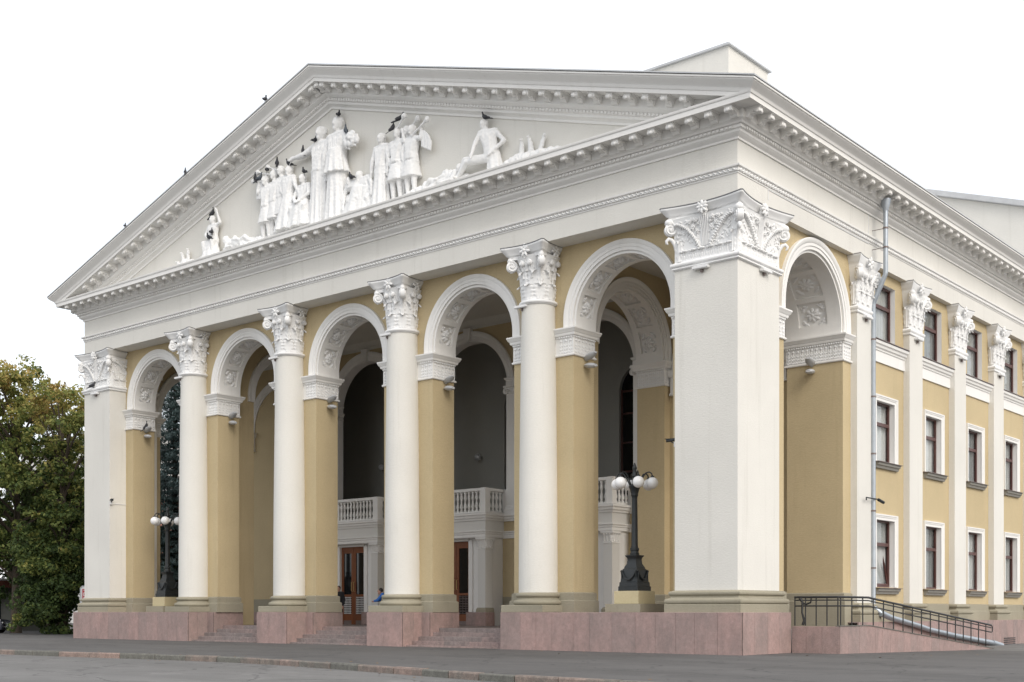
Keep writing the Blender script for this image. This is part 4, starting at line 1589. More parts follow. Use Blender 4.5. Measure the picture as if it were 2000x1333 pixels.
def window(y, hw, z0, z1, kind, k):
    o = empty('window', (XS0, y, z0), theatre)
    x = XS0
    d = 0.25
    # plastered reveal
    m2 = MB()
    m2.quad((x, y - hw, z0), (x - d, y - hw, z0), (x - d, y - hw, z1), (x, y - hw, z1))
    m2.quad((x, y + hw, z1), (x - d, y + hw, z1), (x - d, y + hw, z0), (x, y + hw, z0))
    m2.quad((x, y - hw, z1), (x - d, y - hw, z1), (x - d, y + hw, z1), (x, y + hw, z1))
    m2.quad((x, y + hw, z0), (x - d, y + hw, z0), (x - d, y - hw, z0), (x, y - hw, z0))
    m2.obj('reveal', 'white_trim', o, fix=False)
    if kind != 'top':
        m2 = MB()
        # moulded surround: jambs and head, mitred sweep in the wall plane
        path = [(-hw, 0), (-hw, z1 - z0), (hw, z1 - z0), (hw, 0)]
        prof = [(-0.012, 0.0), (-0.012, 0.035), (0.09, 0.035), (0.095, 0.055), (0.14, 0.06), (0.15, 0.08), (0.205, 0.085), (0.21, 0.0)]
        rings = []
        for i, (u, v) in enumerate(path):
            du = -1 if u < 0 else 1
            dv = 0 if i in (0, 3) else 1
            rings.append([(x + h, y + u + du * q, z0 + v + dv * q) for q, h in prof])
        m2.loft(rings, True, True)
        m2.obj('surround', 'white_trim', o, 25)
        m2 = MB()
        m2.prism([(x, z0 - 0.26), (x + 0.10, z0 - 0.26), (x + 0.13, z0 - 0.17), (x + 0.18, z0 - 0.15), (x + 0.20, z0 - 0.05), (x, z0 - 0.05)], y - 1.02, y + 1.02, 'y')
        m2.obj('sill', 'sill_stone', o)
        m2 = MB()
        m2.box(x - 0.02, x + 0.25, y - 1.08, y + 1.08, z0 - 0.048, z0 - 0.028)
        m2.obj('sill_cover', 'sill_metal', o)
    # sash
    f = 0.075
    xf0, xf1 = x - d - 0.02, x - d + 0.06
    zt = z0 + (z1 - z0) * 0.64
    m2 = MB()
    m2.box(xf0, xf1, y - hw, y - hw + f, z0, z1)
    m2.box(xf0, xf1, y + hw - f, y + hw, z0, z1)
    m2.box(xf0, xf1, y - hw + f, y + hw - f, z0, z0 + f)
    m2.box(xf0, xf1, y - hw + f, y + hw - f, z1 - f, z1)
    m2.box(xf0 - 0.005, xf1 + 0.01, y - hw + f, y + hw - f, zt - 0.06, zt + 0.07)
    m2.obj('frame', 'frame_brown', o)
    MB().box(xf0 + 0.02, xf0 + 0.03, y - hw + f, y + hw - f, zt + 0.07, z1 - f).obj('pane', 'window_glass', o)
    if kind == 'low' and k == 0:      # lower sash tilted inwards
        M = T(xf0 + 0.02, 0, z0 + f) @ RY(-0.16)
        m2 = MB()
        h = zt - 0.06 - z0 - f
        a, b_ = y - hw + f, y + hw - f
        m2.box(0, 0.05, a, a + 0.07, 0, h, M)
        m2.box(0, 0.05, b_ - 0.07, b_, 0, h, M)
        m2.box(0, 0.05, a + 0.07, b_ - 0.07, 0, 0.07, M)
        m2.box(0, 0.05, a + 0.07, b_ - 0.07, h - 0.07, h, M)
        m2.obj('tilted_sash', 'frame_brown', o)
        MB().box(0.02, 0.03, a + 0.07, b_ - 0.07, 0.07, h - 0.07, M).obj('pane', 'window_glass', o)
    else:
        MB().box(xf0 + 0.02, xf0 + 0.03, y - hw + f, y + hw - f, z0 + f, zt - 0.06).obj('pane', 'window_glass', o)
    # curtain in soft folds behind the glass
    m2 = MB()
    n_ = 48
    r = random.Random(k * 7 + int(z0))
    ph = r.uniform(0, 6)
    row = [(xf0 - 0.09 + 0.03 * sin(i * 1.05 + ph) + 0.015 * sin(i * 0.43), y - hw - 0.1 + (2 * hw + 0.2) * i / n_) for i in range(n_ + 1)]
    m2.add([(a, b_, z0 - 0.1) for a, b_ in row] + [(a, b_, z1 + 0.1) for a, b_ in row], [(i, i + 1, n_ + 2 + i, n_ + 1 + i) for i in range(n_)])
    m2.obj('curtain', 'curtain', o, 180, fix=False)


for w_ in wins:
    window(*w_)
for k in range(NB_):
    y0, y1 = PIL0 + PIT * k + 0.651, PIL0 + PIT * (k + 1) - 0.651
    p = empty('sill_panel', (XS0, (y0 + y1) / 2, 10.7), theatre)
    MB().box(XS0, XS0 + 0.06, y0, y1, 10.70, 11.12).obj('panel', 'white_trim', p)
    MB().prism([(XS0, 11.121), (XS0 + 0.09, 11.121), (XS0 + 0.10, 11.18), (XS0 + 0.15, 11.22), (XS0 + 0.17, 11.30), (XS0 + 0.22, 11.34), (XS0 + 0.235, 11.44), (XS0, 11.46)], y0, y1, 'y').obj('sill', 'white_trim', p, 25)
    MB().box(XS0 - 0.4, XS0 + 0.27, y0, y1, 11.461, 11.485).obj('sill_cover', 'sill_metal', p)


def pil_capital():
    """local x across, y outwards, wall at y=-0.25, face at y=0"""
    m = MB()
    hw = 0.65
    pth = [(-hw, -0.25), (-hw, 0.0), (hw, 0.0), (hw, -0.25)]
    pth = pth[::-1]
    m.sweep([(0.0, 12.10), (0.03, 12.11), (0.05, 12.14), (0.05, 12.17), (0.03, 12.2), (0.05, 12.22), (0.08, 12.26), (0.08, 12.31), (0.05, 12.35), (0.0, 12.38)], pth)
    m.sweep([(0, 12.30), (0, 12.9), (0.02, 13.2), (0.07, 13.5), (0.14, 13.76), (0.0, 13.77)], pth)
    for x in (-0.45, 0.0, 0.45):
        leaf(m, T(x, -0.01, 12.36), 0.50, 0.40, 0.10, 5)
    for x in (-0.58, -0.23, 0.23, 0.58):
        leaf(m, T(x, 0.0, 12.5), 0.80, 0.30, 0.12, 6)
    for s_ in (-1, 1):
        leaf(m, T(s_ * hw, -0.12, 12.4) @ RZ(-s_ * pi / 2), 0.8, 0.3, 0.10, 5)
        volute(m, T(s_ * 0.74, 0.12, 13.48) @ RZ(pi / 2 - s_ * pi / 4), 0.21, 0.20)
        m.tube([(s_ * 0.35, 0.03, 13.0), (s_ * 0.45, 0.07, 13.35), (s_ * 0.6, 0.12, 13.58), (s_ * 0.74, 0.14, 13.68)], [0.05, 0.06, 0.07, 0.06], 7)
        leaf(m, T(s_ * 0.60, 0.02, 12.85) @ RZ(-s_ * pi / 4), 0.45, 0.24, 0.24, 4)
        volute(m, T(s_ * 0.20, 0.13, 13.5) @ RZ(0), 0.10, 0.07)
        m.ball((s_ * 0.76, 0.15, 13.70), (0.12, 0.12, 0.11), 8, 6)
        for (q, z) in ((0.2, 13.2), (0.33, 13.35), (0.13, 13.05), (0.42, 13.1)):
            for kk in range(5):
                a = 2 * pi * kk / 5
                m.ball((s_ * q + 0.045 * cos(a), 0.06, z + 0.045 * sin(a)), (0.032, 0.035, 0.032), 6, 4)
    leaf(m, T(0, 0.05, 13.25), 0.55, 0.22, 0.08, 4)
    flower(m, T(0, 0.22, 13.95), 0.23, 6)
    # concave abacus
    n_ = 12
    def ring(o, cc, z):
        pts = [(-hw - o, -0.26), (-hw - o, 0.02)]
        pts = [(-hw - o, -0.26, z)]
        for i in range(n_ + 1):
            t = i / n_
            pts.append((-hw - o + 2 * (hw + o) * t, o * 1.0 - cc * 4 * t * (1 - t), z))
        pts.append((hw + o, -0.26, z))
        return pts
    m.loft([ring(o, c_, z) for o, c_, z in ((0.14, 0.08, 13.75), (0.15, 0.08, 13.87), (0.19, 0.1, 13.90), (0.20, 0.1, 13.95), (0.25, 0.12, 14.05), (0.27, 0.13, 14.08), (0.27, 0.13, Z_AR - 0.006))], True, True)
    m3 = MB()
    m3.loft([ring(0.28, 0.13, Z_AR - 0.004), ring(0.28, 0.13, Z_AR + 0.02)], True, True)
    return m, m3


pm, pf = pil_capital()
pcm = pm.mesh('capital', 'relief_white', 60)
pfm = pf.mesh('flashing', 'lead_cover')
pil_shaft = MB().box(-0.65, 0.65, -0.249, 0.0, 1.62, 12.2).mesh('shaft', 'cream_stucco')
att2 = [(q, z - 1.30 + Z_SP) for q, z in ATTIC]
pil_base = MB().sweep(att2, [(0.65, -0.249), (0.65, 0.0), (-0.65, 0.0), (-0.65, -0.249)]).mesh('base', 'olive_base', 35)
for k in range(NB_ + 1):
    p = empty('pilaster', (0, PIL0 + PIT * k, 0), theatre)
    p.rotation_euler.z = -pi / 2
    for nm, me in (('capital', pcm), ('flashing', pfm), ('shaft', pil_shaft), ('base', pil_base)):
        link(nm, me, p, True)
# olive foot and granite plinth of the flank
for k in range(NB_):
    y0, y1 = PIL0 + PIT * k + 0.65 + 0.246, PIL0 + PIT * (k + 1) - 0.65 - 0.246
    MB().prism([(XS0, Z_SP), (XS0 + 0.16, Z_SP), (XS0 + 0.16, 1.33), (XS0 + 0.10, 1.36), (XS0 + 0.10, 1.62), (XS0, 1.66)], y0, y1, 'y').obj('wall_foot', 'olive_base', theatre)
fp = MB().box(-0.5, 0.28, 8.3, YE, -0.6, Z_SP - 0.012).obj('flank_plinth', 'mortar', theatre)
slabs((0.26, 8.0), (0.26, YE - 6), -0.5, Z_SP, 0.82, 0.03, fp)
for i in range(30):
    y = 8.0 + i * 1.2
    MB().bbox(XS0, 0.29, y + 0.003, y + 1.197, Z_SP - 0.03, Z_SP + 0.001, 0.004).obj('granite_slab', 'pink_granite', fp)
# cellar vent
m2 = MB()
for i in range(4):
    m2.box(0.26, 0.315, 23.2, 24.7, -0.16 + i * 0.09, -0.12 + i * 0.09)
m2.obj('cellar_vent', 'rail_paint', fp)

# --- downpipe and its lower run
dp = empty('downpipe', (0.05, 9.8, 1.0))
tag(dp, 'grey zinc downpipe with rain head running down beside the first pilaster', 'downpipe')
m2 = MB()
m2.tube([(0.52, 9.8, 16.28), (0.52, 9.8, 13.72), (0.50, 9.8, 13.62), (0.08, 9.8, 12.72), (0.05, 9.8, 12.6), (0.05, 9.8, 1.62), (0.08, 9.8, 1.48), (0.32, 9.9, 1.26)], 0.085, 12)
m2.obj('pipe', 'zinc', dp, 50)
m2 = MB()
m2.lathe([(0.09, 15.95), (0.10, 16.0), (0.19, 16.32), (0.19, 16.38)], 14, (0.52, 9.8))
m2.obj('rain_head', 'zinc', dp, 50)
m2 = MB()
for z in (14.6, 15.3, 11.3, 9.2, 7.1, 5.0, 2.9):
    xx = 0.52 if z > 13 else 0.05
    m2.lathe([(0.10, z), (0.10, z + 0.06)], 12, (xx, 9.8))
    m2.box(-0.27 if xx < .3 else 0.0, xx, 9.79, 9.81, z + 0.02, z + 0.04)
m2.obj('clamp', 'sill_metal', dp)
m2 = MB()
m2.tube([(0.32, 9.85, 1.27), (0.38, 10.6, 1.10), (0.40, 13.0, 0.80), (0.42, 14.2, 0.62), (0.41, 17, 0.34), (0.42, 20.6, 0.03), (0.50, 21.6, -0.08)], [0.12, 0.11, 0.10, 0.10, 0.10, 0.11, 0.11], 12)
m2.tube([(0.47, 21.2, -0.02), (0.60, 22.0, -0.17)], 0.12, 12)
m2.obj('lower_run', 'zinc', dp, 60)

# --- wheelchair ramp
ramp_o = empty('access_ramp', (1.2, 10, 0))
tag(ramp_o, 'granite clad access ramp sloping down along the flank beside the corner pier', 'ramp')


def rz(y):
    return 0.86 if y < 5.0 else 0.86 - 1.10 * (y - 5.0) / 12.7


RXo = 2.05
MB().add([(0.40, 2.78, -0.3), (RXo - 0.02, 2.78, -0.3), (0.40, 2.78, 0.80), (RXo - 0.02, 2.78, 0.80), (0.30, 5, 0.80), (RXo - 0.02, 5, 0.80), (0.30, 17.6, -0.30), (RXo - 0.02, 17.6, -0.30), (0.3, 5, -0.4), (RXo - .02, 5, -0.4)],
         [(0, 1, 3, 2), (2, 3, 5, 4), (4, 5, 7, 6), (1, 9, 5, 3), (9, 7, 5)]).obj('deck', 'step_granite', ramp_o)
slabs((0.41, 2.78), (RXo - 0.02, 2.78), -0.15, 0.86, 0.55, 0.03, ramp_o)
y = 2.78
while y < 17.4:
    y2 = min(17.5, y + random.uniform(0.55, 0.8))
    za, zb = rz(y), rz(y2)
    vs_ = []
    for xx in (RXo - 0.12, RXo + random.uniform(-.003, .003)):
        vs_ += [(xx, y + 0.005, -0.5), (xx, y2 - 0.005, -0.5), (xx, y2 - 0.005, zb), (xx, y + 0.005, za)]
    MB().add(vs_, [(0, 1, 2, 3), (7, 6, 5, 4), (0, 4, 5, 1), (1, 5, 6, 2), (2, 6, 7, 3), (3, 7, 4, 0)]).obj('granite_slab', 'pink_granite', ramp_o)
    y = y2
MB().add([(RXo - 0.14, 2.75, rz(2.8) + .003), (RXo + 0.02, 2.75, rz(2.8) + .003), (RXo - 0.14, 5, .863), (RXo + 0.02, 5, .863), (RXo - 0.14, 17.4, rz(17.4) + .003), (RXo + 0.02, 17.4, rz(17.4) + .003)] +
         [(RXo - 0.14, 2.75, rz(2.8) + .03), (RXo + 0.02, 2.75, rz(2.8) + .03), (RXo - 0.14, 5, .89), (RXo + 0.02, 5, .89), (RXo - 0.14, 17.4, rz(17.4) + .03), (RXo + 0.02, 17.4, rz(17.4) + .03)],
         [(0, 1, 3, 2), (2, 3, 5, 4), (6, 8, 9, 7), (8, 10, 11, 9), (0, 6, 7, 1), (1, 7, 9, 3), (3, 9, 11, 5), (4, 5, 11, 10), (0, 2, 8, 6), (2, 4, 10, 8)]).obj('coping', 'kerb_granite', ramp_o)

rail = empty('ramp_railing', (RXo - 0.06, 10, 0.9))
tag(rail, 'black iron railing stepping down along the edge of the access ramp', 'railing')


def rail_path(h):
    return [(0.46, 2.84, 0.89 + h), (1.95, 2.84, 0.89 + h), (1.99, 2.95, 0.89 + h), (1.99, 5.0, 0.89 + h), (1.99, 16.6, rz(16.6) + 0.03 + h)]


m2 = MB()
m2.tube(rail_path(0.90), 0.036, 8)
m2.obj('handrail', 'rail_paint', rail, 60)
MB().tube(rail_path(0.80), 0.022, 6).obj('rail', 'rail_paint', rail, 60)
MB().tube(rail_path(0.62), 0.024, 6).obj('rail', 'rail_paint', rail, 60)
MB().tube([(1.99, 16.6, rz(16.6) + 0.93), (1.99, 16.75, rz(16.6) + 0.86), (1.99, 16.72, rz(16.6) + 0.66), (1.99, 16.6, rz(16.6) + 0.65)], 0.022, 6).obj('rail_end', 'rail_paint', rail, 60)
pts = [(0.47 + i * 0.37, 2.84) for i in range(5)] + [(1.99, 2.95 + i * 0.815) for i in range(17)]
for (px_, py_) in pts:
    z0 = (0.86 if py_ < 5 else rz(py_)) + 0.02
    MB().tube([(px_, py_, z0), (px_, py_, z0 + 0.92)], 0.022, 6).obj('post', 'rail_paint', rail, 60)
# dark figure-shaped scroll post at the landing
m2 = MB()
m2.tube([(0.75, 2.84, 0.9), (0.80, 2.84, 1.05), (0.72, 2.84, 1.3), (0.74, 2.84, 1.62), (0.66, 2.84, 1.75)], [0.05, 0.045, 0.03, 0.04, 0.06], 7)
m2.tube([(0.74, 2.84, 1.60), (0.86, 2.84, 1.56), (1.02, 2.84, 1.62), (1.04, 2.84, 1.75)], 0.03, 6)
m2.obj('scroll_bracket', 'rail_paint', rail, 60)

# ------------------------------------------------------------------ street lamps in the outer bays
def lamp_post(x, y, label):
    o = empty('street_lamp', (x, y, Z_PL))
    tag(o, label, 'street lamp', 'globe lamps of the portico')
    L_ = lambda nm, m_, mt, sm=None: m_.obj(nm, mt, o, sm, local=True)
    L_('footing', MB().bbox(-0.72, 0.72, -0.72, 0.72, 0.004, 0.29, 0.01), 'olive_base')
    L_('pedestal', MB().bbox(-0.50, 0.50, -0.50, 0.50, 0.291, 0.73, 0.01), 'pedestal_paint')
    def sq(h, z):
        return [(-h, -h, z), (h, -h, z), (h, h, z), (-h, h, z)]
    m2 = MB()
    m2.loft([sq(h, z) for h, z in ((.40, .731), (.40, .88), (.375, .90), (.37, 1.02), (.345, 1.05), (.315, 1.42), (.29, 1.47), (.26, 1.50), (.25, 1.55), (.19, 1.66), (.175, 1.80), (.185, 1.86), (.235, 1.93), (.235, 1.95), (.10, 1.97))], True, True)
    for f in range(4):
        F = RZ(pi / 2 * f) @ T(0, -0.335, 0) @ Matrix.Diagonal((1, -1, 1, 1))
        pts = [(q, 0.02 + 0.02 * (1 - abs(q) / .3), 1.38 - 0.26 * (1 - (q / .27) ** 2)) for q in np.linspace(-.27, .27, 11)]
        m2.tube(pts, [0.022 + 0.025 * (1 - abs(2 * i / 10 - 1)) for i in range(11)], 7, F)
        for q in (-.28, .28):
            m2.ball((q, 0.01, 1.40), (0.05, 0.04, 0.05), 7, 5, F)
            m2.tube([(q, 0.01, 1.38), (q, 0.015, 1.15)], [0.03, 0.012], 6, F)
    L_('base', m2, 'black_iron', 30)
    m2 = MB()
    seg = 32
    prof = [(.165, 1.97), (.165, 2.02), (.14, 2.04), (.135, 2.10), (.155, 2.13), (.155, 2.19), (.125, 2.22), (.115, 2.3), (.098, 3.9), (.10, 3.95), (.13, 4.0), (.12, 4.05), (.17, 4.22), (.20, 4.3), (.19, 4.34), (.09, 4.38), (.08, 4.62), (.11, 4.66), (.08, 4.72), (.06, 4.85), (.085, 4.93), (.05, 5.03), (.012, 5.12)]
    rings = []
    for r_, z in prof:
        fl = 0.06 if 2.3 <= z <= 3.92 else 0
        rings.append([(r_ * (1 - fl * (i % 2)) * cos(2 * pi * i / seg), r_ * (1 - fl * (i % 2)) * sin(2 * pi * i / seg), z) for i in range(seg)])
    m2.loft(rings)
    L_('post', m2, 'black_iron', 30)
    for k in range(6):
        a = 2 * pi * k / 6 + 0.28
        pts = [(0.10, 4.25), (0.20, 4.42), (0.30, 4.62), (0.40, 4.75), (0.52, 4.78), (0.61, 4.72), (0.635, 4.63)]
        m2 = MB().tube([(q * cos(a), q * sin(a), z) for q, z in pts], 0.024, 7)
        m2.lathe([(0.03, 4.56), (0.07, 4.58), (0.06, 4.63), (0.02, 4.66)], 10, (0.635 * cos(a), 0.635 * sin(a)))
        L_('arm', m2, 'black_iron', 50)
        L_('globe', MB().ball((0.635 * cos(a), 0.635 * sin(a), 4.40), 0.20, 20, 14), 'globe_glass', 180)
    return o


lamp_post(-4.86, 1.52, 'black iron globe lamp on a pedestal beside the near corner pier')
lamp_post(-32.2, 1.52, 'black iron globe lamp half hidden at the far left bay, spruce behind it')

# ------------------------------------------------------------------ floodlights, cameras
def flood_mesh():
    m = MB()
    rings = []
    for t in np.linspace(0, 1, 9):
        w_ = 0.13 * (sin(pi * min(1, 0.12 + t * 0.80)) ** 0.6)
        h = 0.075 * (sin(pi * min(1, 0.10 + t * 0.82)) ** 0.6)
        rings.append([(w_ * cos(a), 0.02 + 0.46 * t, h * sin(a) - 0.05 * t) for a in np.linspace(0, 2 * pi, 13)[:-1]])
    m.loft(rings)
    return m.mesh('housing', 'floodlight_grey', 40)


flood_h = flood_mesh()
flood_b = MB().box(-0.03, 0.03, -0.01, 0.10, -0.05, 0.05).mesh('bracket', 'floodlight_grey')
bar_h = MB().bbox(-0.28, 0.28, 0.02, 0.16, -0.07, 0.02, 0.015).mesh('housing', 'sign_white')
bar_b = MB().box(-0.04, 0.04, -0.01, 0.06, -0.16, -0.02).mesh('bracket', 'sill_metal')


def flood(loc, rz_, label, tilt=0.0, kind='oval'):
    o = empty('floodlight', loc)
    o.rotation_euler.z = rz_
    tag(o, label, 'floodlight', 'floodlights of the facade')
    h = link('housing', flood_h if kind == 'oval' else bar_h, o, True)
    h.rotation_euler.x = tilt
    if kind == 'oval':
        h.scale = (1.3, 1.25, 1.3)
    link('bracket', flood_b if kind == 'oval' else bar_b, o, True)


nm = ['leftmost arcade pier', 'second arcade pier from the left', 'third arcade pier from the left', 'fourth arcade pier from the left', 'arcade pier next to the near lamp']
for k in range(5):
    x = pier_rng[k][1]
    flood((x - 0.03, 1.62, 10.24), -pi / 2 - 0.25, 'upper oval floodlight close under the impost of the ' + nm[k], 0.42)
    flood((x - 0.03, 1.62, 10.02), -pi / 2 - 0.25, 'lower oval floodlight below the impost of the ' + nm[k], 0.0)
flood((-1.45, SIDE_YC + R_S + 0.03, 10.27), pi + 0.2, 'upper oval floodlight under the impost of the side arch', 0.42)
flood((-1.45, SIDE_YC + R_S + 0.03, 10.04), pi + 0.2, 'lower oval floodlight on the yellow jamb of the side arch', 0.0)
flood((-1.25, -0.02, 12.13), pi, 'white bar floodlight under the front of the near corner capital', 0, 'bar')
flood((0.02, 1.6, 12.13), -pi / 2, 'white bar floodlight under the side of the near corner capital', 0, 'bar')
flood((mir(-1.1, -1), -0.02, 12.13), pi, 'white bar floodlight under the far left corner capital', 0, 'bar')
cn = ['first', 'second', 'third', 'fourth']
for k, x in enumerate(COL_X):
    flood((x - 0.30, 0.08, 12.09), pi, 'small bar floodlight under the capital of the %s round column from the left' % cn[k], 0, 'bar')
for k in range(5):
    flood((0.02, PIL0 + PIT * k + 0.05, 12.05), -pi / 2, 'small bar floodlight under the capital of the %s flank pilaster from the corner' % (cn + ['fifth'])[k], 0, 'bar')


def cctv(loc, rz_, label):
    o = empty('security_camera', loc)
    o.rotation_euler.z = rz_
    tag(o, label, 'camera', 'security cameras')
    MB().bbox(-0.06, 0.06, 0.0, 0.09, -0.16, 0.0, 0.01).obj('mount', 'sign_white', o, local=True)
    m2 = MB().tube([(0, 0.09, -0.03), (0, 0.16, 0.0), (0, 0.18, 0.04)], 0.018, 6)
    m2.tube([(0, 0.06, 0.08), (0, 0.34, 0.045)], [0.055, 0.05], 10)
    m2.box(-0.06, 0.06, 0.08, 0.38, 0.10, 0.11)
    m2.obj('camera_body', 'black_iron', o, 50, local=True)


cctv((-PW_ - 0.001, 0.12, 6.75), pi / 2 + 0.5, 'black security camera on the left edge of the near corner pier')
cctv((mir(0.0, -1) + PW_ + 0.001, 0.06, 6.72), -pi / 2 - 0.3, 'black security camera on the inner edge of the far left pier')
m2 = MB()
m2.box(0.001, 0.022, 1.9, 9.45, 14.775, 14.80)
m2.box(0.001, 0.022, 1.9, 1.925, 14.45, 14.775)
m2.box(0.001, 0.022, 9.45, 9.475, 14.775, 14.81)
m2.box(0.001, 0.022, 9.45, 9.475, 15.08, 15.83)
m2.obj('cable_duct', 'sign_white', theatre)
MB().box(mir(0.0, -1) + PW_ + 0.001, mir(0.0, -1) + PW_ + 0.025, 0.1, 1.2, 6.60, 6.63).obj('cable_duct', 'sign_white', theatre)
o = empty('security_camera', (0.05, 9.72, 5.43))
tag(o, 'black security camera arm clamped across the zinc downpipe', 'camera', 'security cameras')
m2 = MB().tube([(0.16, 8.95, 5.36), (0.16, 8.95, 5.46), (0.16, 10.05, 5.46)], 0.025, 6)
m2.obj('arm', 'black_iron', o)
m2 = MB().tube([(0.16, 10.0, 5.45), (0.22, 10.32, 5.36)], [0.06, 0.06], 8)
m2.obj('camera_body', 'black_iron', o)

# ------------------------------------------------------------------ carved figures of the pediment
def cap(mb, p, q, r0, r1, seg=10, sy=1.0):
    """tapered capsule"""
    p, q = Vector(p), Vector(q)
    d = (q - p)
    if d.length < 1e-5:
        mb.ball(tuple(p), r0, seg, 6)
        return
    t = d.normalized()
    pts = [p - t * r0 * 0.95, p - t * r0 * 0.6, p, p + d * 0.5, q, q + t * r1 * 0.6, q + t * r1 * 0.95]
    rs = [r0 * 0.25, r0 * 0.8, r0, (r0 + r1) / 2, r1, r1 * 0.8, r1 * 0.25]
    mb.tube(pts, rs, seg)


def body(P, H, parts=('head', 'torso', 'arms', 'legs'), k=1.0):
    """capsule anatomy on normalised joints (x, y, z) times H; k thickens (clothes)"""
    mb = MB()
    J = {n_: Vector(v) * H for n_, v in P.items()}
    if 'head' in parts:
        h = J['head']
        mb.ball(tuple(h), (0.052 * H, 0.060 * H, 0.072 * H), 14, 10)
        mb.ball(tuple(h + Vector((0, -0.055, -0.005)) * H), (0.012 * H, 0.018 * H, 0.016 * H), 6, 5)     # nose
        mb.ball(tuple(h + Vector((0, -0.040, -0.050)) * H), (0.022 * H, 0.02 * H, 0.018 * H), 6, 5)      # chin
        for s_ in (-1, 1):
            mb.ball(tuple(h + Vector((s_ * 0.052, 0, -0.005)) * H), (0.008 * H, 0.014 * H, 0.018 * H), 6, 5)
        cap(mb, h + Vector((0, 0.005, -0.04)) * H, (J['shl'] + J['shr']) / 2, 0.034 * H, 0.042 * H)
    if 'torso' in parts:
        up = (J['shl'] + J['shr']) / 2
        hp = (J['hpl'] + J['hpr']) / 2
        mid = up.lerp(hp, 0.55)
        for s_ in (-0.5, 0, 0.5):
            o_ = (J['shr'] - J['shl']) * s_ * 0.62
            cap(mb, up + o_ - Vector((0, 0, 0.045 * H)), mid + o_ * 0.75, 0.062 * H * k, 0.055 * H * k)
            cap(mb, mid + o_ * 0.75, hp + (J['hpr'] - J['hpl']) * s_, 0.055 * H * k, 0.070 * H * k)
        cap(mb, J['shl'], J['shr'], 0.046 * H * k, 0.046 * H * k)
    if 'arms' in parts:
        for s_ in 'lr':
            cap(mb, J['sh' + s_], J['el' + s_], 0.040 * H * k, 0.031 * H * k)
            cap(mb, J['el' + s_], J['ha' + s_], 0.031 * H * k, 0.021 * H * k)
    if 'hands' in parts or (k == 1.0 and 'arms' in parts):
        for s_ in 'lr':
            d = (J['ha' + s_] - J['el' + s_]).normalized()
            side = d.orthogonal().normalized()
            w_ = J['ha' + s_]
            cap(mb, w_ + d * 0.01 * H, w_ + d * 0.045 * H, 0.020 * H, 0.020 * H)
            for i in range(4):
                o_ = side * (i - 1.5) * 0.011 * H
                cap(mb, w_ + d * 0.05 * H + o_, w_ + d * (0.085 + 0.008 * (i in (1, 2))) * H + o_, 0.0065 * H, 0.005 * H, 6)
            cap(mb, w_ + d * 0.02 * H + side * 0.02 * H, w_ + d * 0.055 * H + side * 0.036 * H, 0.007 * H, 0.005 * H, 6)
    if 'legs' in parts:
        for s_ in 'lr':
            cap(mb, J['hp' + s_], J['kn' + s_], 0.064 * H * k, 0.044 * H * k)
            cap(mb, J['kn' + s_], J['an' + s_], 0.043 * H * k, 0.027 * H * k)
    if 'feet' in parts or (k == 1.0 and 'legs' in parts):
        for s_ in 'lr':
            cap(mb, J['an' + s_] + Vector((0, 0.01, -0.015)) * H, J['an' + s_] + Vector((0, -0.09, -0.022)) * H, 0.026 * H, 0.018 * H)
    return mb


def skirt(mb, x0, z0, x1, z1, r0, r1, H, y=0.0, pleats=11, amp=0.12, depth=0.8):
    rings = []
    for i in range(15):
        t = i / 14
        r_ = r0 + (r1 - r0) * t ** 0.9
        rings.append([((x0 + (x1 - x0) * t) * H + r_ * H * (1 + amp * t * sin(pleats * a)) * cos(a), y * H + r_ * H * depth * (1 + amp * t * sin(pleats * a)) * sin(a), (z0 + (z1 - z0) * t) * H) for a in np.linspace(0, 2 * pi, 45)[:-1]])
    mb.loft(rings)


STAND = dict(head=(0, 0, .925), shl=(-.10, 0, .81), shr=(.10, 0, .81), hpl=(-.05, 0, .50), hpr=(.05, 0, .50), knl=(-.06, -.02, .27), knr=(.06, -.02, .27), anl=(-.065, 0, .045), anr=(.065, 0, .045),
             ell=(-.15, 0, .64), hal=(-.13, -.06, .49), elr=(.15, 0, .64), har=(.13, -.06, .49))


fold_tex = bpy.data.textures.new('folds', 'CLOUDS')
fold_tex.noise_scale = 0.09
fold_tex.noise_depth = 2


def carve(o, k=0.05):
    d = o.modifiers.new('chisel', 'DISPLACE')
    d.texture = fold_tex
    d.texture_coords = 'GLOBAL'
    d.strength = k
    d.mid_level = 0.5
    return o


def remesh(o, vox):
    r = o.modifiers.new('remesh', 'REMESH')
    r.mode = 'VOXEL'
    r.voxel_size = vox
    r.use_smooth_shade = True
    sm = o.modifiers.new('smooth', 'SMOOTH')
    sm.factor = 0.5
    sm.iterations = 2
    return o


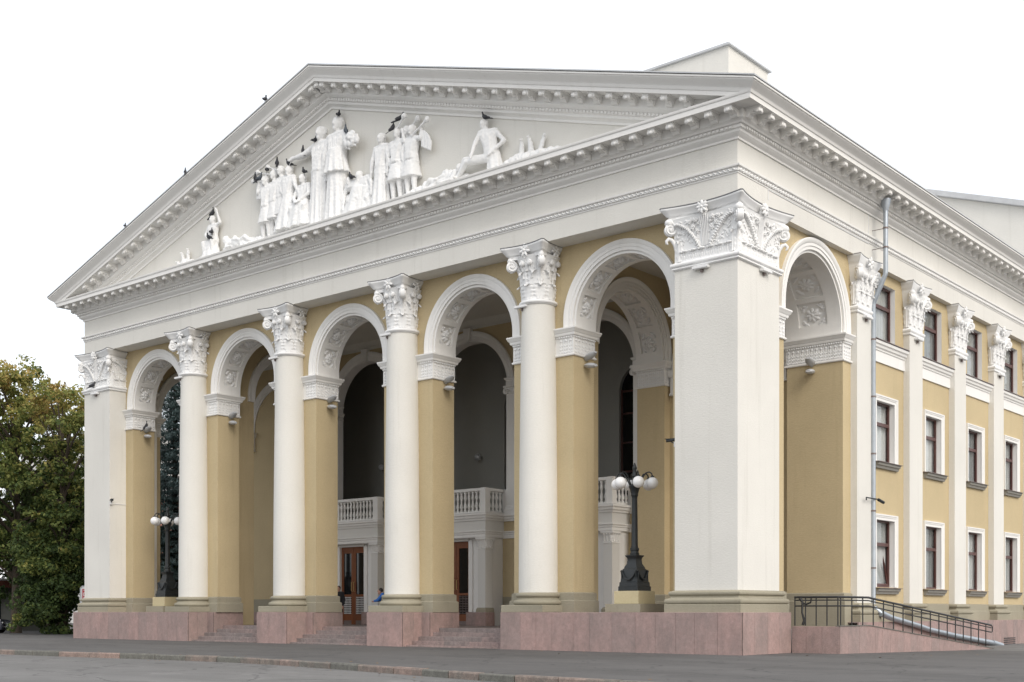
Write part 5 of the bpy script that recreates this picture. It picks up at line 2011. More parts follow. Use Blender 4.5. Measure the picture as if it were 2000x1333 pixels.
def statue(label, x, z, H, pose=None, robe=None, extra=None, y=-0.20, vox=None, hair=True):
    P = dict(STAND)
    P.update({k_: (v if len(v) == 3 else (v[0], -0.03, v[1])) for k_, v in (pose or {}).items()})
    mb = body(P, H)
    h = Vector(P['head']) * H
    if hair:
        mb.ball(tuple(h + Vector((0, 0.020, 0.020)) * H), (0.057 * H, 0.052 * H, 0.056 * H), 12, 8)
        mb.ball(tuple(h + Vector((0, 0.045, -0.03)) * H), (0.045 * H, 0.03 * H, 0.04 * H), 8, 6)
    for rb_ in robe or []:
        skirt(mb, *rb_[:6], H, *rb_[6:])
    # loose folds on the torso so it reads as clothed
    up = (Vector(P['shl']) + Vector(P['shr'])) / 2
    hp = (Vector(P['hpl']) + Vector(P['hpr'])) / 2
    for i in range(5):
        q = -0.06 + 0.03 * i
        cap(mb, (up + Vector((q, -0.055, -0.06))) * H, (hp + Vector((q * 0.6, -0.075, 0.05))) * H, 0.010 * H, 0.013 * H, 6)
    cap(mb, (hp + Vector((-.07, -.05, .05))) * H, (hp + Vector((.07, -.05, .05))) * H, 0.02 * H, 0.02 * H, 8)
    if extra:
        extra(mb, H)
    m2 = MB().merge(mb, T(x, y, z))
    o = m2.obj('relief_figure', 'relief_white', pedi)
    o['label'] = label
    return carve(remesh(o, vox or 0.027), 0.035)


def trumpet(mb, a, b_, r=0.11):
    a, b_ = Vector(a), Vector(b_)
    d = (b_ - a).normalized()
    mb.tube([a, a.lerp(b_, 0.8), b_ - d * 0.06, b_], [0.035, 0.04, 0.08, r], 10)
    mb.ball(tuple(b_), (r * 1.1, r * 0.8, r * 1.1), 10, 7)


def lrobe(mb, H):
    pass


statue('seated robed figure with a raised arm at the left of the pediment', -26.2, 16.85, 2.45,
       dict(head=(0, -.02, .745), shl=(-.11, 0, .63), shr=(.11, 0, .63), hpl=(-.07, 0, .33), hpr=(.07, 0, .33), knl=(-.13, -.12, .32), knr=(.13, -.12, .32), anl=(-.11, -.10, .06), anr=(.12, -.10, .06),
            ell=(-.18, -.03, .50), hal=(-.04, -.12, .42), elr=(.20, 0, .66), har=(.13, -.02, .86)), [(0, .36, 0, .02, .13, .24, -.04, 9, .10, .6)])
statue('boy blowing a trumpet at the far left of the left group', -22.45, 16.85, 2.92, dict(ell=(-.17, .78), hal=(-.16, .885), elr=(.16, .66), har=(.06, .55), head=(-.02, -.02, .93)), [(0, .52, 0, .30, .10, .15, 0, 5, .06)],
       lambda mb, H: (trumpet(mb, (-0.10, -0.1, 2.70), (-0.78, -0.12, 2.82)), mb.loft([[(-0.66 + q, -0.08 + 0.02 * sin(q * 20), z + w_ * q) for q in np.linspace(0, 0.42, 10)] + [(-0.66 + q, 0.0, z + w_ * q) for q in np.linspace(0.42, 0, 10)] for z, w_ in ((2.74, 0), (2.4, 0.05), (2.02, -0.1))])))
statue('boy blowing a trumpet in the middle of the left group', -21.95, 16.95, 2.95, dict(ell=(-.16, .80), hal=(-.17, .90), elr=(.15, .66), har=(.12, .52), head=(-.02, -.02, .935)), [(0, .53, 0, .29, .10, .15, 0, 5, .06)],
       lambda mb, H: trumpet(mb, (-0.10, -0.1, 2.76), (-1.0, -0.16, 3.05)), y=-0.14)
statue('boy blowing a trumpet at the right of the left group', -21.55, 17.05, 2.95, dict(ell=(-.16, .80), hal=(-.17, .90), elr=(.16, .68), har=(.10, .56), head=(-.02, -.02, .935)), [(0, .53, 0, .29, .10, .15, 0, 5, .06)],
       lambda mb, H: trumpet(mb, (-0.10, -0.06, 2.76), (-0.86, -0.10, 3.08)), y=-0.10)
statue('woman dancing in a flared skirt beside the left trumpeters', -21.02, 16.9, 2.98, dict(ell=(-.13, .66), hal=(-.05, .56), elr=(.17, .68), har=(.25, .55)), [(0, .58, .02, .07, .085, .25, -.02, 9, .12, .65)])
statue('seated woman in a headscarf above a heap of flowers', -20.1, 16.95, 2.7,
       dict(head=(0, -.02, .80), shl=(-.12, 0, .68), shr=(.12, 0, .68), hpl=(-.08, 0, .40), hpr=(.08, 0, .40), knl=(-.15, -.12, .34), knr=(.15, -.12, .34), anl=(-.10, -.10, .06), anr=(.10, -.10, .06), ell=(-.17, -.05, .52), hal=(-.06, -.13, .44), elr=(.18, -.05, .53), har=(.08, -.13, .44)),
       [(0, .46, 0, .04, .15, .30, -.05, 11, .08, .55)])
statue('tall robed woman stretching an arm over the left group', -19.05, 16.85, 4.18, dict(ell=(-.23, .76), hal=(-.37, .765), elr=(.14, .66), har=(.13, .52)), [(0, .70, .0, .02, .085, .125, -.01, 13, .16, .75)],
       lambda mb, H: mb.tube([(-0.37 * H, -0.12, .765 * H), (-1.75, -0.12, 3.10), (-1.98, -0.1, 2.90)], [0.05, 0.03, 0.02], 6), y=-0.16)


def bouquet(mb, H):
    r = random.Random(3)
    for i in range(60):
        a, q = r.uniform(0, 2 * pi), r.uniform(0, 1) ** .5
        mb.ball((1.00 + 0.42 * q * cos(a), -0.20 - 0.12 * (1 - q), 3.02 + 0.33 * q * sin(a)), r.uniform(.05, .09), 6, 5)


statue('tallest robed woman at the centre holding a large bouquet', -17.98, 16.85, 4.28, dict(elr=(.18, .69), har=(.22, .70), ell=(-.15, .66), hal=(-.17, .52)), [(0, .68, .01, .45, .09, .135, -.02, 11, .14, .75), (0, .50, .01, .02, .10, .13, -.01, 11, .17, .75)], bouquet, y=-0.22)
statue('crouching figure bent over at the feet of the tall women', -17.0, 16.9, 2.6,
       dict(head=(-.06, -.05, .55), shl=(-.12, -.03, .49), shr=(.10, -.03, .52), hpl=(.10, 0, .38), hpr=(.19, 0, .38), knl=(-.02, -.1, .22), knr=(.15, -.1, .24), anl=(.06, -.05, .05), anr=(.2, -.05, .05), ell=(-.18, -.06, .34), hal=(-.15, -.1, .18), elr=(.05, -.08, .34), har=(-.05, -.1, .18)),
       [(.12, .42, .06, .03, .13, .24, -.03, 7, .12, .6)])
statue('kneeling figure gathering sheaves right of the tall women', -16.45, 16.9, 2.6,
       dict(head=(-.10, -.05, .60), shl=(-.12, -.03, .52), shr=(.10, -.03, .54), hpl=(.04, 0, .34), hpr=(.13, 0, .34), knl=(-.1, -.1, .10), knr=(.13, -.1, .20), anl=(.1, -.05, .04), anr=(.15, -.05, .05), ell=(-.2, -.06, .40), hal=(-.26, -.1, .24), elr=(.2, -.08, .42), har=(.22, -.1, .3)),
       [(.06, .40, .05, .03, .12, .2, -.03, 7, .12, .6)], y=-.12)
statue('standing woman in a long dress beside the right trumpeters', -15.48, 16.85, 2.98, dict(ell=(-.15, .64), hal=(-.17, .47), elr=(.15, .65), har=(.14, .50), head=(.01, -.02, .925)), [(0, .62, 0, .02, .085, .145, -.01, 9, .17, .75)])
statue('boy blowing a trumpet at the left of the right group', -14.62, 16.85, 2.95, dict(elr=(.16, .78), har=(.13, .885), ell=(-.15, .66), hal=(-.10, .52), head=(.02, -.02, .93)), [(0, .52, 0, .31, .10, .15, 0, 5, .06)],
       lambda mb, H: trumpet(mb, (0.0, -0.14, 2.74), (0.55, -0.2, 3.22)))
statue('boy blowing a trumpet in the middle of the right group', -14.22, 16.95, 2.85, dict(elr=(.16, .80), har=(.15, .90), ell=(-.15, .66), hal=(-.12, .52), head=(.02, -.02, .935)), [(0, .52, 0, .31, .10, .15, 0, 5, .06)],
       lambda mb, H: trumpet(mb, (0.05, -0.08, 2.62), (0.66, -0.1, 2.96)), y=-.08)


def rbanner(mb, H):
    trumpet(mb, (0.1, -0.14, 2.40), (1.0, -0.2, 2.78))
    mb.loft([[(0.55 + q * s_, -0.10 + 0.02 * sin(q * 22), z - 0.30 * q) for q in np.linspace(0, 1, 10)] + [(0.55 + q * s_, -0.02, z - 0.30 * q) for q in np.linspace(1, 0, 10)] for z, s_ in ((2.62, 0.36), (2.30, 0.55), (1.92, 0.52))])


statue('boy blowing a trumpet hung with a banner, right of the right group', -13.85, 16.85, 2.86, dict(elr=(.19, .78), har=(.21, .88), ell=(-.15, .66), hal=(-.12, .52), head=(.02, -.02, .93)), [(0, .52, 0, .31, .10, .15, 0, 5, .06)], rbanner)
statue('seated man leaning back with a bent arm at the right of the pediment', -9.9, 16.85, 2.6,
       dict(head=(-.10, -.03, .745), shl=(-.13, -.06, .62), shr=(.09, 0, .62), hpl=(.0, -.03, .26), hpr=(.10, 0, .26), knl=(-.40, -.08, .31), knr=(-.36, -.10, .26), anl=(-.56, -.05, .12), anr=(-.62, -.05, .05), ell=(-.19, -.12, .46), hal=(-.20, -.16, .34), elr=(.25, 0, .45), har=(.10, -.08, .32)),
       [(.06, .32, .10, .02, .10, .13, .0, 7, .16, .7)])


LIE = dict(head=(-.40, -.03, .25), shl=(-.32, -.06, .20), shr=(-.28, .03, .22), hpl=(-.02, -.04, .10), hpr=(-.02, .03, .12), knl=(.20, -.08, .18), knr=(.24, 0, .11), anl=(.38, -.05, .06), anr=(.46, 0, .05),
           ell=(-.30, -.1, .08), hal=(-.15, -.14, .07), elr=(-.15, -.06, .2), har=(.0, -.1, .17))
statue('reclining draped figure left of the trumpeters', -24.2, 16.95, 2.5, LIE, [(.05, .16, .22, .02, .10, .16, -.02, 9, .14, .7)])
statue('reclining draped figure between the trumpeters and the seated man', -12.3, 16.95, 2.3, {k_: (-v[0], v[1], v[2]) for k_, v in LIE.items()}, [(-.05, .16, -.22, .02, .10, .16, -.02, 9, .14, .7)], y=-0.15)


def mound(label, pts, r, seed, leaves=()):
    mb = MB()
    rr = random.Random(seed)
    for (x0, z0), (x1, z1) in zip(pts, pts[1:]):
        n_ = max(3, int(abs(x1 - x0) / 0.10))
        for i in range(n_):
            t = i / n_
            x, z = x0 + (x1 - x0) * t, z0 + (z1 - z0) * t
            zb_ = 16.85
            hgt = max(0.06, (z - zb_) / 2)
            mb.ball((x + rr.uniform(-.05, .05), -0.18 + rr.uniform(-.06, .06), zb_ + hgt), (rr.uniform(.10, .2), rr.uniform(.12, .2), hgt * rr.uniform(.9, 1.1)), 8, 6)
            mb.ball((x, -0.3 + rr.uniform(-.05, .05), zb_ + hgt * rr.uniform(.4, 1.5)), rr.uniform(.05, .09), 6, 5)
    for (x, z, h, w_, lean) in leaves:
        leaf(mb, T(x, -0.12, z) @ RY(lean) @ Matrix.Diagonal((1, -1, 1, 1)), h, w_, 0.10, 4, 12, 0.0, 0.04)
        mb.tube([(x, -0.1, z), (x + lean * h * .4, -0.12, z + h * .5), (x + lean * h * .8, -0.14, z + h * .85)], [0.10, 0.09, 0.06], 7)
    o = mb.obj('relief_foliage', 'relief_white', pedi)
    o['label'] = label
    carve(remesh(o, 0.032), 0.06)


mound('carved plants in the left corner of the pediment', [(-29.1, 16.95), (-28.3, 17.35), (-27.3, 17.15), (-26.8, 17.2)], .2, 1, ((-28.5, 17.1, .62, .25, -.2), (-28.2, 17.1, .7, .28, .1), (-28.8, 17.0, .4, .25, -.5)))
mound('carved reclining drapery left of the trumpeters', [(-25.7, 17.1), (-25.2, 17.35), (-24.6, 17.65), (-23.9, 17.45), (-23.0, 17.35), (-22.5, 17.3)], .2, 2)
mound('carved heap of flowers and sheaves below the seated woman', [(-21.6, 17.25), (-20.9, 17.75), (-20.4, 18.15), (-19.7, 18.05), (-19.2, 17.7), (-18.4, 17.5)], .2, 3)
mound('carved sheaves at the feet of the crouching figures', [(-18.4, 17.4), (-17.8, 17.95), (-17.3, 17.9), (-16.6, 17.75), (-15.9, 17.5), (-15.2, 17.25)], .2, 4)
mound('carved basket stack beside the woman in the long dress', [(-16.20, 18.0), (-15.98, 18.15), (-15.85, 17.8)], .2, 5)
mound('carved ground and sheaves between trumpeter and seated man', [(-14.6, 17.2), (-13.7, 17.25), (-13.0, 17.45), (-12.5, 17.4), (-12.0, 17.65), (-11.5, 17.45), (-10.9, 17.2)], .2, 6)
mound('carved upright leaves in the right corner of the pediment', [(-9.3, 17.2), (-8.7, 17.4), (-7.9, 17.35), (-7.2, 17.3), (-6.5, 17.15), (-6.0, 17.05)], .2, 7, ((-8.55, 17.15, .75, .30, .1), (-8.05, 17.15, .80, .30, -.15), (-7.75, 17.1, .80, .32, .45)))

# ------------------------------------------------------------------ pigeons
def pigeon_mesh(mat):
    mb = MB()
    # body along +x, feet at z=0
    rings = []
    for t, r_, z in ((-.19, .008, .085), (-.15, .03, .09), (-.10, .045, .10), (-.02, .07, .115), (.05, .075, .13), (.10, .062, .155), (.13, .045, .19), (.145, .036, .225), (.16, .034, .255), (.18, .02, .27), (.19, .006, .272)):
        rings.append([(t, r_ * 0.85 * cos(a), z + r_ * sin(a)) for a in np.linspace(0, 2 * pi, 11)[:-1]])
    mb.loft(rings)
    mb.prism([(-.33, -.035), (-.33, .035), (-.12, .05), (-.12, -.05)], .075, .09, 'z')
    mb.tube([(.185, 0, .262), (.215, 0, .252)], [.012, .002], 5)
    for s_ in (-1, 1):
        mb.ball((-.03, s_ * .062, .12), (.13, .016, .048), 8, 5)
        mb.tube([(.02, s_ * .025, .07), (.02, s_ * .03, 0.0), (.05, s_ * .03, 0.0)], .007, 4)
    return mb.mesh('pigeon', mat, 60)


pg, pb_ = pigeon_mesh('pigeon_grey'), pigeon_mesh('pigeon_blue')
PIG = [(-26.13, -.22, 18.86, 0.3, 'perched on the head of the seated figure at the left of the pediment'),
       (-26.02, -.42, 17.93, 2.3, 'upper pigeon on the lap of the seated figure at the left'),
       (-26.14, -.50, 17.70, 3.0, 'lower pigeon on the lap of the seated figure at the left'),
       (-23.10, -.32, 19.66, 2.6, 'on the bell of the lowest trumpet in the left group'),
       (-22.78, -.32, 19.60, 0.1, 'on the tube of the lowest trumpet in the left group'),
       (-22.40, -.24, 19.88, 2.4, 'on the middle trumpet of the left group'),
       (-21.84, -.16, 20.06, 2.4, 'on the highest trumpet of the left group'),
       (-21.02, -.22, 19.82, 3.4, 'on the head of the dancing woman'),
       (-20.05, -.22, 19.27, 2.8, 'on the headscarf of the seated woman'),
       (-20.15, -.2, 20.13, 2.7, 'on the outstretched arm of the tall woman'),
       (-19.30, -.28, 20.35, 2.0, 'on the shoulder of the tall woman with the outstretched arm'),
       (-17.93, -.22, 21.06, 2.2, 'on the head of the tallest woman at the centre of the pediment'),
       (-17.45, -.30, 20.28, 2.6, 'on the shoulder of the tallest woman above her bouquet'),
       (-17.02, -.40, 18.32, 2.9, 'on the back of the crouching figure'),
       (-14.28, -.38, 19.92, 0.4, 'upper pigeon on the trumpets of the right group'),
       (-14.63, -.36, 19.66, 1.2, 'lower pigeon on the trumpets of the right group'),
       (-10.13, -.25, 18.92, 3.1, 'on the head of the seated man at the right of the pediment'),
       (-21.25, -1.25, 22.15 - 0.02, 2.2, 'highest on the left roof slope of the pediment'),
       (-26.78, -1.25, 20.53, 2.4, 'halfway down the left roof slope of the pediment'),
       (-31.5, -1.25, 19.10, 2.4, 'low on the left roof slope of the pediment'),
       (-36.15, -.10, 12.41, 0.4, 'on the ledge of the far left corner capital'),
       (-33.85, 1.50, 10.36, 0.9, 'on the upper floodlight of the leftmost arcade pier')]
for i, (x, y, z, a, d) in enumerate(PIG):
    if 'roof slope' in d:
        z = tz(x - XC) + 0.08
    o = link('pigeon', pb_ if i in (4, 12) else pg, None, True, (x, y, z), (0, 0, a + pi / 2))
    o.rotation_euler = (0, -0.25 if i % 3 else -0.7, a)
    q_ = 0.8 if i in (18, 19) else 1.12
    o.scale = (q_, q_, q_)
    tag(o, ('blue grey pigeon ' if i in (4, 12) else 'dark pigeon ') + d, 'pigeon', 'pigeons on the facade')

# ------------------------------------------------------------------ people by the doors
def person(x, y, z, H, rot, pose, top, bottom, hair, label, sk='skin', extra=None):
    P = dict(STAND)
    P.update(pose)
    o = empty('person', (x, y, z))
    o.rotation_euler.z = rot
    tag(o, label, 'person')
    b_ = remesh(body(P, H).obj('body', sk, o, 60, local=True), 0.011)
    mb = body(P, H, ('torso', 'arms'), 1.16)
    remesh(mb.obj('shirt', top, o, 60, local=True), 0.014)
    mb = body(P, H, ('legs',), 1.18)
    hp = (Vector(P['hpl']) + Vector(P['hpr'])) / 2 * H
    mb.ball(tuple(hp), (0.105 * H, 0.085 * H, 0.075 * H), 12, 8)
    remesh(mb.obj('trousers', bottom, o, 60, local=True), 0.014)
    h = Vector(P['head']) * H
    mb = MB().ball(tuple(h + Vector((0, 0.014, 0.024)) * H), (0.058 * H, 0.060 * H, 0.058 * H), 14, 10)
    mb.obj('hair', hair, o, 180, local=True)
    mb = MB()
    for s_ in 'lr':
        a = Vector(P['an' + s_]) * H
        cap(mb, a + Vector((0, 0.015, -0.012)) * H, a + Vector((0, -0.10, -0.018)) * H, 0.034 * H, 0.028 * H)
    remesh(mb.obj('shoes', 'cloth_black', o, 60, local=True), 0.014)
    return o


person(-24.95, 6.05, Z_FL + 0.005, 1.84, 0.6, {}, 'cloth_black', 'cloth_black', 'hair_dark', 'person in black standing at the left door, half hidden by a yellow pier')
person(-18.35, 2.95, Z_FL + 0.005, 1.78, -0.9, dict(head=(0, -.20, .83), shl=(-.10, -.13, .745), shr=(.10, -.13, .745), ell=(-.15, -.24, .62), hal=(-.06, -.33, .60), elr=(.15, -.24, .62), har=(.06, -.33, .60)),
       'plaid_blue', 'cloth_denim', 'hair_dark', 'person in a blue and white shirt bent forward behind the third column base')

# ------------------------------------------------------------------ vegetation
def leaf_cloud(name, centers, radii, per, size, tint, mat, parent, squash=0.75, up=0.45, aspect=0.62, droop=0.0):
    """centers: (n,3) clump centres, one object of rhombic leaves"""
    n = len(centers)
    idx = np.repeat(np.arange(n), per)
    N = len(idx)
    d = rng.normal(size=(N, 3))
    d /= np.linalg.norm(d, axis=1)[:, None]
    rad = rng.uniform(0.35, 1.0, N) ** 0.5 * radii[idx]
    p = centers[idx] + d * rad[:, None] * np.array([1, 1, squash])
    nr = d + rng.normal(size=(N, 3)) * 0.55
    nr[:, 2] += up
    nr /= np.linalg.norm(nr, axis=1)[:, None]
    t = rng.normal(size=(N, 3))
    t[:, 2] -= droop
    t -= nr * np.sum(t * nr, axis=1)[:, None]
    t /= np.linalg.norm(t, axis=1)[:, None] + 1e-9
    b_ = np.cross(nr, t)
    s_ = (size * rng.uniform(0.6, 1.35, N))[:, None]
    bend = nr * s_ * rng.uniform(-0.25, 0.05, N)[:, None]
    v = np.empty((N, 4, 3))
    v[:, 0] = p - t * s_ * 0.5 + bend
    v[:, 1] = p - b_ * s_ * 0.5 * aspect
    v[:, 2] = p + t * s_ * 0.5 + bend
    v[:, 3] = p + b_ * s_ * 0.5 * aspect
    me = bpy.data.meshes.new(name)
    me.vertices.add(N * 4)
    me.vertices.foreach_set('co', v.reshape(-1))
    me.loops.add(N * 4)
    me.loops.foreach_set('vertex_index', np.arange(N * 4, dtype=np.int32))
    me.polygons.add(N)
    me.polygons.foreach_set('loop_start', np.arange(0, N * 4, 4, dtype=np.int32))
    me.polygons.foreach_set('loop_total', np.full(N, 4, dtype=np.int32))
    at = me.attributes.new('tint', 'FLOAT', 'POINT')
    tt = np.clip(tint[idx] + rng.normal(size=N) * 0.12, 0, 1)
    at.data.foreach_set('value', np.repeat(tt, 4).astype(np.float32))
    me.materials.append(MATS[mat])
    me.update()
    me.validate()
    return link(name, me, parent)


def broadleaf(x, y, h, rx, rz0, label, n_tips, per, size, autumn, name='maple_tree', seed=1, spread=0.8, dens=15, top=1.0):
    """tapered trunk, limbs to each leafy bough, boughs of leaf clumps with gaps between them"""
    r = np.random.default_rng(seed)
    o = empty(name, (x, y, 0))
    tag(o, label, 'tree' if 'tree' in name else 'bush')
    mb = MB()
    tk = 0.022 * h
    mb.tube([(x, y, -0.1), (x + 0.05, y, h * 0.15), (x - 0.08, y + 0.1, h * 0.35), (x + 0.1, y, h * 0.6), (x, y, h * 0.9)], [tk, tk * .8, tk * .65, tk * .4, tk * .1], 10)
    cs, rs, ts = [], [], []
    zc, hz = (h + rz0) / 2, (h - rz0) / 2
    ga = pi * (3 - sqrt(5))
    for i in range(n_tips):
        q = -0.92 + 1.86 * (i + 0.5) / n_tips
        a = i * ga + r.normal() * 0.35
        env = max(0.05, 1 - abs(q) ** 2.6) ** 0.5
        rad = r.uniform(0.62, 1.05)
        if i % 4 == 3:
            rad *= 0.5
        tx, ty = x + cos(a) * rx * env * rad, y + sin(a) * rx * env * rad
        tzz = zc + q * hz + r.normal() * 0.25
        zb_ = max(0.6, min(tzz - 0.5, zc + (q - 0.5) * hz * 0.8))
        mb.tube([(x, y, zb_), ((x + tx) / 2, (y + ty) / 2, (zb_ + tzz) / 2 + 0.25), (tx, ty, tzz)], [tk * .3, tk * .18, 0.015], 5)
        tt = autumn[0] + autumn[1] * max(0, (q + 0.2) / 1.2) ** 1.3 + r.normal() * 0.07
        sp = spread * r.uniform(0.8, 1.25)
        for k_ in range(int(dens * r.uniform(0.8, 1.2))):
            d = r.normal(size=3) * sp * np.array([1, 1, 0.62])
            cs.append((tx + d[0], ty + d[1], max(0.25, tzz + d[2])))
            rs.append(r.uniform(0.28, 0.62))
            ts.append(tt + r.normal() * 0.10)
    mb.obj('trunk', 'bark', o, 60)
    leaf_cloud('crown', np.array(cs), np.array(rs), per, size, np.clip(np.array(ts), 0, 1), 'maple_leaf', o)
    return o


broadleaf(-53.3, 5.0, 16.2, 4.6, 3.6, 'tall maple turning yellow at the left edge of the photo', 58, 50, 0.25, (0.26, 0.52), seed=3, spread=0.80, dens=14)
broadleaf(-48.6, 5.4, 15.0, 2.3, 3.0, 'slender maple with thin ragged top standing next to the far left pier', 34, 46, 0.22, (0.28, 0.50), seed=8, spread=0.58, dens=10)
broadleaf(-58.0, 10.5, 9.5, 4.2, 2.2, 'dark green lower tree behind the tall maple', 40, 62, 0.27, (0.04, 0.14), 'lime_tree', seed=5, spread=1.0, dens=16)
broadleaf(-48.5, 4.4, 5.2, 1.7, 0.3, 'leafy bush at the foot of the maples beside the far left pier', 24, 62, 0.20, (0.12, 0.20), 'bush', seed=6, spread=0.5, dens=12)
broadleaf(-46.6, 8.6, 7.6, 1.9, 0.3, 'dark leafy bush between the maples and the portico', 30, 62, 0.20, (0.05, 0.15), 'bush', seed=9, spread=0.6, dens=12)


def spruce(x, y, h, rad, label, seed):
    r = np.random.default_rng(seed)
    o = empty('spruce_tree', (x, y, 0))
    tag(o, label, 'tree')
    MB().tube([(x, y, -0.1), (x, y, h * 0.5), (x, y, h)], [0.28, 0.16, 0.03], 8).obj('trunk', 'bark', o, 60)
    cs, rs, ts = [], [], []
    mb = MB()
    z = 0.5
    while z < h - 0.2:
        t = z / h
        n_ = int(9 - 4 * t)
        off = r.uniform(0, 2 * pi)
        for i in range(n_):
            a = off + 2 * pi * i / n_ + r.normal() * 0.15
            L = rad * (1 - t) ** 0.8 * r.uniform(0.78, 1.1)
            pts = []
            for q in np.linspace(0.2, 1, max(3, int(L / 0.35))):
                zz = z - 0.35 * L * q * (1.1 - 0.6 * q) + 0.12 * L * q ** 3
                pts.append((x + cos(a) * L * q, y + sin(a) * L * q, zz))
                wd = 0.5 * L * q * (1.15 - q) + 0.12
                for k_ in (-1, 0, 1):
                    cs.append((x + cos(a) * L * q - sin(a) * wd * k_ * .7, y + sin(a) * L * q + cos(a) * wd * k_ * .7, zz - 0.08 * abs(k_)))
                    rs.append(0.20 + 0.08 * r.uniform())
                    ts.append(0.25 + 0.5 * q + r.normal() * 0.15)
            mb.tube([(x, y, z)] + pts[::2], 0.02, 4)
        z += 0.34 + 0.12 * (1 - t)
    tag(mb.obj('branches', 'bark', o), kind='stuff')
    leaf_cloud('needles', np.array(cs), np.array(rs), 16, 0.24, np.clip(np.array(ts), 0, 1), 'spruce_needle', o, 0.6, 0.3, 0.22, 0.8)


spruce(-44.2, 10.2, 19.0, 3.6, 'blue spruce seen through the far left bay of the portico', 2)

# ------------------------------------------------------------------ far left: buildings, kiosk, car, notice board
def far_block(name, label, x0, x1, y0, y1, h, mat, rows, cols, wz=1.6, ww=1.3):
    o = empty(name, ((x0 + x1) / 2, (y0 + y1) / 2, 0))
    tag(o, label, 'building')
    MB().box(x0, x1, y0, y1, -0.2, h).obj('wall', mat, o)
    m2 = MB()
    m2.sweep([(0, h - 0.5), (0.2, h - 0.5), (0.25, h - 0.35), (0.5, h - 0.2), (0.5, h + 0.05), (0, h + 0.1)], [(x0, y0), (x1, y0), (x1, y1), (x0, y1)], True)
    m2.obj('cornice', 'white_trim', o)
    MB().box(x0 - 0.4, x1 + 0.4, y0 - 0.4, y1 + 0.4, h + 0.101, h + 0.25).obj('roof', 'zinc_roof', o)
    for r_ in range(rows):
        for c in range(cols):
            zc_ = (r_ + 0.55) * h / (rows + 0.25)
            xc_ = x0 + (c + 0.5) * (x1 - x0) / cols
            w_ = empty('window', (xc_, y0, zc_), o)
            fr_ = MB()
            for a, b_, c_, d_ in ((-ww / 2 - .12, ww / 2 + .12, wz / 2, wz / 2 + .12), (-ww / 2 - .12, ww / 2 + .12, -wz / 2 - .12, -wz / 2), (-ww / 2 - .12, -ww / 2, -wz / 2, wz / 2), (ww / 2, ww / 2 + .12, -wz / 2, wz / 2), (-.04, .04, -wz / 2, wz / 2)):
                fr_.box(xc_ + a, xc_ + b_, y0 - 0.08, y0 - 0.002, zc_ + c_, zc_ + d_)
            fr_.obj('frame', 'white_trim', w_)
            MB().box(xc_ - ww / 2, xc_ + ww / 2, y0 - 0.03, y0 - 0.01, zc_ - wz / 2, zc_ + wz / 2).obj('pane', 'dark_glass', w_)
            y_ = y0 + (c + 0.5) * (y1 - y0) / cols
            MB().box(x1 + 0.01, x1 + 0.03, y_ - ww / 2, y_ + ww / 2, zc_ - wz / 2, zc_ + wz / 2).obj('pane', 'dark_glass', w_)


far_block('apartment_block', 'white apartment block glimpsed behind the maples at the left', -122, -94, 42, 60, 20.5, 'back_white', 6, 7)
far_block('house', 'pinkish house glimpsed low through the leaves beside the far left pier', -92, -80, 33, 42, 12.6, 'back_pink', 3, 4)

kio = empty('kiosk', (-66.5, 9.5, 0))
tag(kio, 'brown fronted kiosk with pale drapes at the far left edge', 'kiosk')
MB().box(-71, -61.9, 9.6, 13.5, 0, 3.1).obj('wall', 'dark_plaster', kio)
MB().prism([(8.2, 2.95), (13.7, 3.12), (13.7, 3.45), (8.2, 3.45)], -71.3, -61.6, 'x').obj('fascia', 'brown_awning', kio)
MB().box(-71.35, -61.55, 8.15, 13.75, 3.452, 3.60).obj('roof', 'sign_white', kio)
for q in (-70.6, -67.6, -64.6, -62.1):
    MB().box(q - 0.09, q + 0.09, 8.35, 8.53, 0, 2.97).obj('post', 'black_iron', kio)
for q in (-69.1, -66.1, -63.3):
    m2 = MB()
    for sx in (-1, 1):
        rows = [(2.95, 0.0, 1.15), (2.2, 0.25, 1.1), (1.5, 0.75, 1.05), (1.3, 0.80, 0.98), (0.3, 0.65, 1.05)]
        rg = []
        for z, a, b_ in rows:
            rg.append([(q + sx * (a + (b_ - a) * t), 8.62 + 0.05 * sin(t * 22), z) for t in np.linspace(0, 1, 14)])
        m2.loft(rg, False, False)
    m2.obj('drape', 'shirt_white', kio, 60, fix=False)

car = empty('parked_car', (-55.3, 3.3, 0))
tag(car, 'dark parked car with a pale bonnet line at the left edge below the maples', 'car')
car.rotation_euler.z = 0.70
sec = [(2.12, .32, .60, .55, .66), (2.05, .22, .74, .74, .82), (1.70, .2, .83, .82, .86), (1.05, .2, .90, .85, .86), (0.95, .2, .94, .84, .86), (0.25, .2, 1.36, .62, .87), (-0.9, .2, 1.42, .62, .87), (-1.7, .2, 1.05, .70, .86), (-1.95, .22, .95, .74, .84), (-2.12, .3, .62, .6, .70)]
rg = []
for x_, zb_, zt_, wt, wb in sec:
    zm = min(zt_ - 0.03, 0.88)
    rg.append([(x_, -wb, zb_), (x_, wb, zb_), (x_, wb + .01, zm * .7), (x_, wb - .03, zm), (x_, wt, zt_), (x_, -wt, zt_), (x_, -wb + .03, zm), (x_, -wb - .01, zm * .7)])
remesh_o = MB().loft(rg).obj('body', 'car_paint', car, 40, local=True)
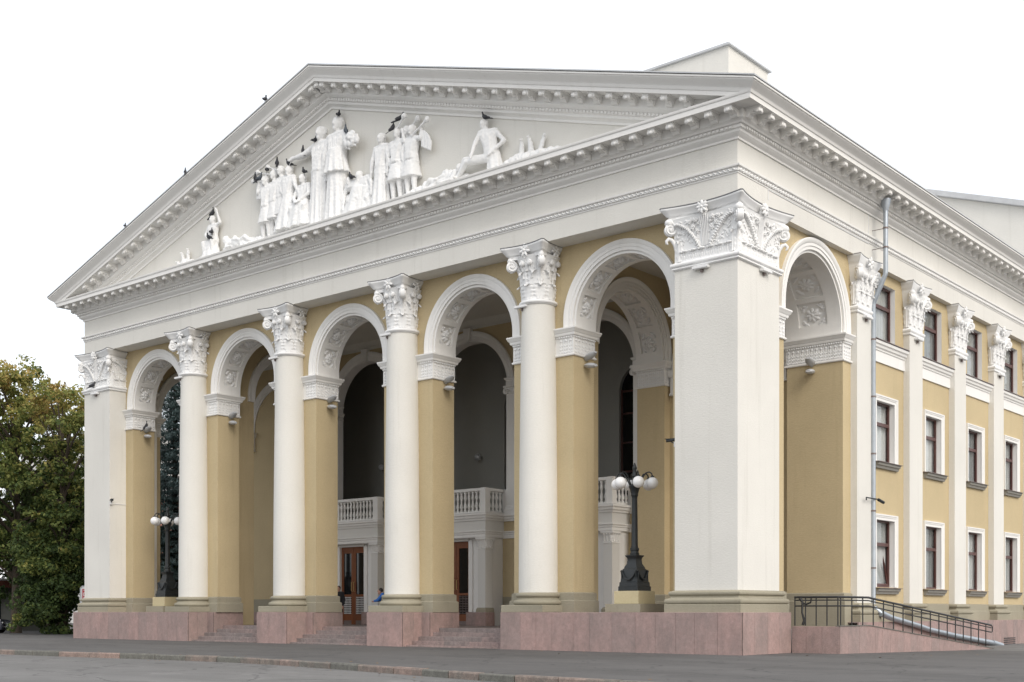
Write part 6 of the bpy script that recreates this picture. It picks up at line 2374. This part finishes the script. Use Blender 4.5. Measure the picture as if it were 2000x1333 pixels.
for s_ in (-1, 1):
    m2 = MB().add([(0.85, s_ * .86, .93), (-1.45, s_ * .86, .93), (-.95, s_ * .70, 1.33), (0.18, s_ * .70, 1.30)], [(0, 1, 2, 3)])
    m2.add([(x_, y_ + s_ * .02, z_) for x_, y_, z_ in m2.v[:4]], [(0, 1, 2, 3)])
    m2.obj('side_window', 'dark_glass', car, local=True)
    MB().bbox(2.03, 2.13, s_ * .62 - .14, s_ * .62 + .14, .60, .70, .02).obj('headlight', 'chrome', car, local=True)
    for wx in (1.35, -1.35):
        whl = empty('wheel', (0, 0, 0))
        whl.parent = car
        whl.location = (wx, s_ * .80, .31)
        MB().lathe([(.20, -.1), (.30, -.1), (.315, -.06), (.315, .06), (.30, .1), (.20, .1)], 24, (0, 0), RX(pi / 2)).obj('tyre', 'rubber', whl, 40, local=True)
        MB().lathe([(.03, -.09), (.20, -.075), (.20, .075), (.03, .09)], 16, (0, 0), RX(pi / 2)).obj('rim', 'chrome', whl, 30, local=True)
MB().box(2.06, 2.14, -.6, .6, .36, .44).obj('bumper_strip', 'chrome', car, local=True)
MB().box(1.0, 2.0, -.80, -.775, .80, .84).obj('trim_strip', 'chrome', car, local=True)

brd = empty('notice_board', (-41.55, 3.25, 0))
tag(brd, 'grey framed notice board with red and yellow posters behind the far left pier', 'notice board')
m2 = MB()
a0 = 0.70
M = T(-41.55, 3.25, 0) @ RZ(0.70)
m2.tube([tuple(M @ Vector(p)) for p in ((-.75, 0, 0), (-.75, 0, 2.62), (-.68, 0, 2.70), (.68, 0, 2.70), (.75, 0, 2.62), (.75, 0, 0))], .035, 8)
m2.obj('frame', 'floodlight_grey', brd, 50)
MB().box(-.72, .72, -.01, .01, 1.1, 2.67, M).obj('board', 'sign_white', brd)
MB().box(-.66, -.2, -.018, -.011, 1.98, 2.56, M).obj('poster', 'sign_red', brd)
m2 = MB()
for (a, b_, c, d) in ((-.60, -.46, 2.48, 2.51), (-.49, -.46, 2.36, 2.48), (-.60, -.46, 2.33, 2.36), (-.60, -.57, 2.20, 2.33), (-.60, -.46, 2.17, 2.20), (-.41, -.38, 2.17, 2.51), (-.30, -.27, 2.17, 2.51), (-.38, -.30, 2.48, 2.51), (-.38, -.30, 2.17, 2.20), (-.60, -.27, 2.05, 2.10)):
    m2.box(a, b_, -.024, -.0181, c, d, M)
m2.obj('lettering', 'sign_white', brd)
MB().box(-.62, -.1, -.018, -.011, 1.85, 1.96, M).obj('poster', 'sign_orange', brd)
MB().box(-.66, -.2, -.018, -.011, 1.42, 1.82, M).obj('poster', 'sign_yellow', brd)
MB().box(-.12, .6, -.018, -.011, 1.3, 2.5, M).obj('poster', 'back_white', brd)

# ------------------------------------------------------------------ fallen leaves along the kerb and under the trees
r = np.random.default_rng(12)
N_ = 420
fx_ = np.where(r.uniform(size=N_) < 0.55, r.uniform(-46, 8, N_), r.uniform(-50, -38, N_))
fy_ = np.array([kerb_y(a) + (abs(r.normal()) * 0.5 + 0.2) * (1 if r.uniform() < 0.5 else -1) if i < N_ * 0.55 else r.uniform(-3, 5) for i, a in enumerate(fx_)])
mb = MB()
for a, b_ in zip(fx_, fy_):
    if mir(0.5, -1) < a < 0.5 and b_ > -0.6:
        continue
    z_ = 0.012 if b_ > kerb_y(a) + 0.17 else (0.026 if b_ > kerb_y(a) else -0.14)
    q_, t_ = r.uniform(0.03, 0.06), r.uniform(0, 6.3)
    M = T(a, b_, z_) @ RZ(t_) @ RX(r.normal() * 0.15)
    mb.add([(-q_, 0, 0.0), (0, -q_ * .6, 0.004), (q_, 0, 0.006), (0, q_ * .6, 0.004)], [(0, 1, 2, 3)], M)
tag(mb.obj('fallen_leaves', 'dry_leaf', fix=False), 'scattered dry leaves lying along the kerb and under the maples', 'leaves', None, 'stuff')
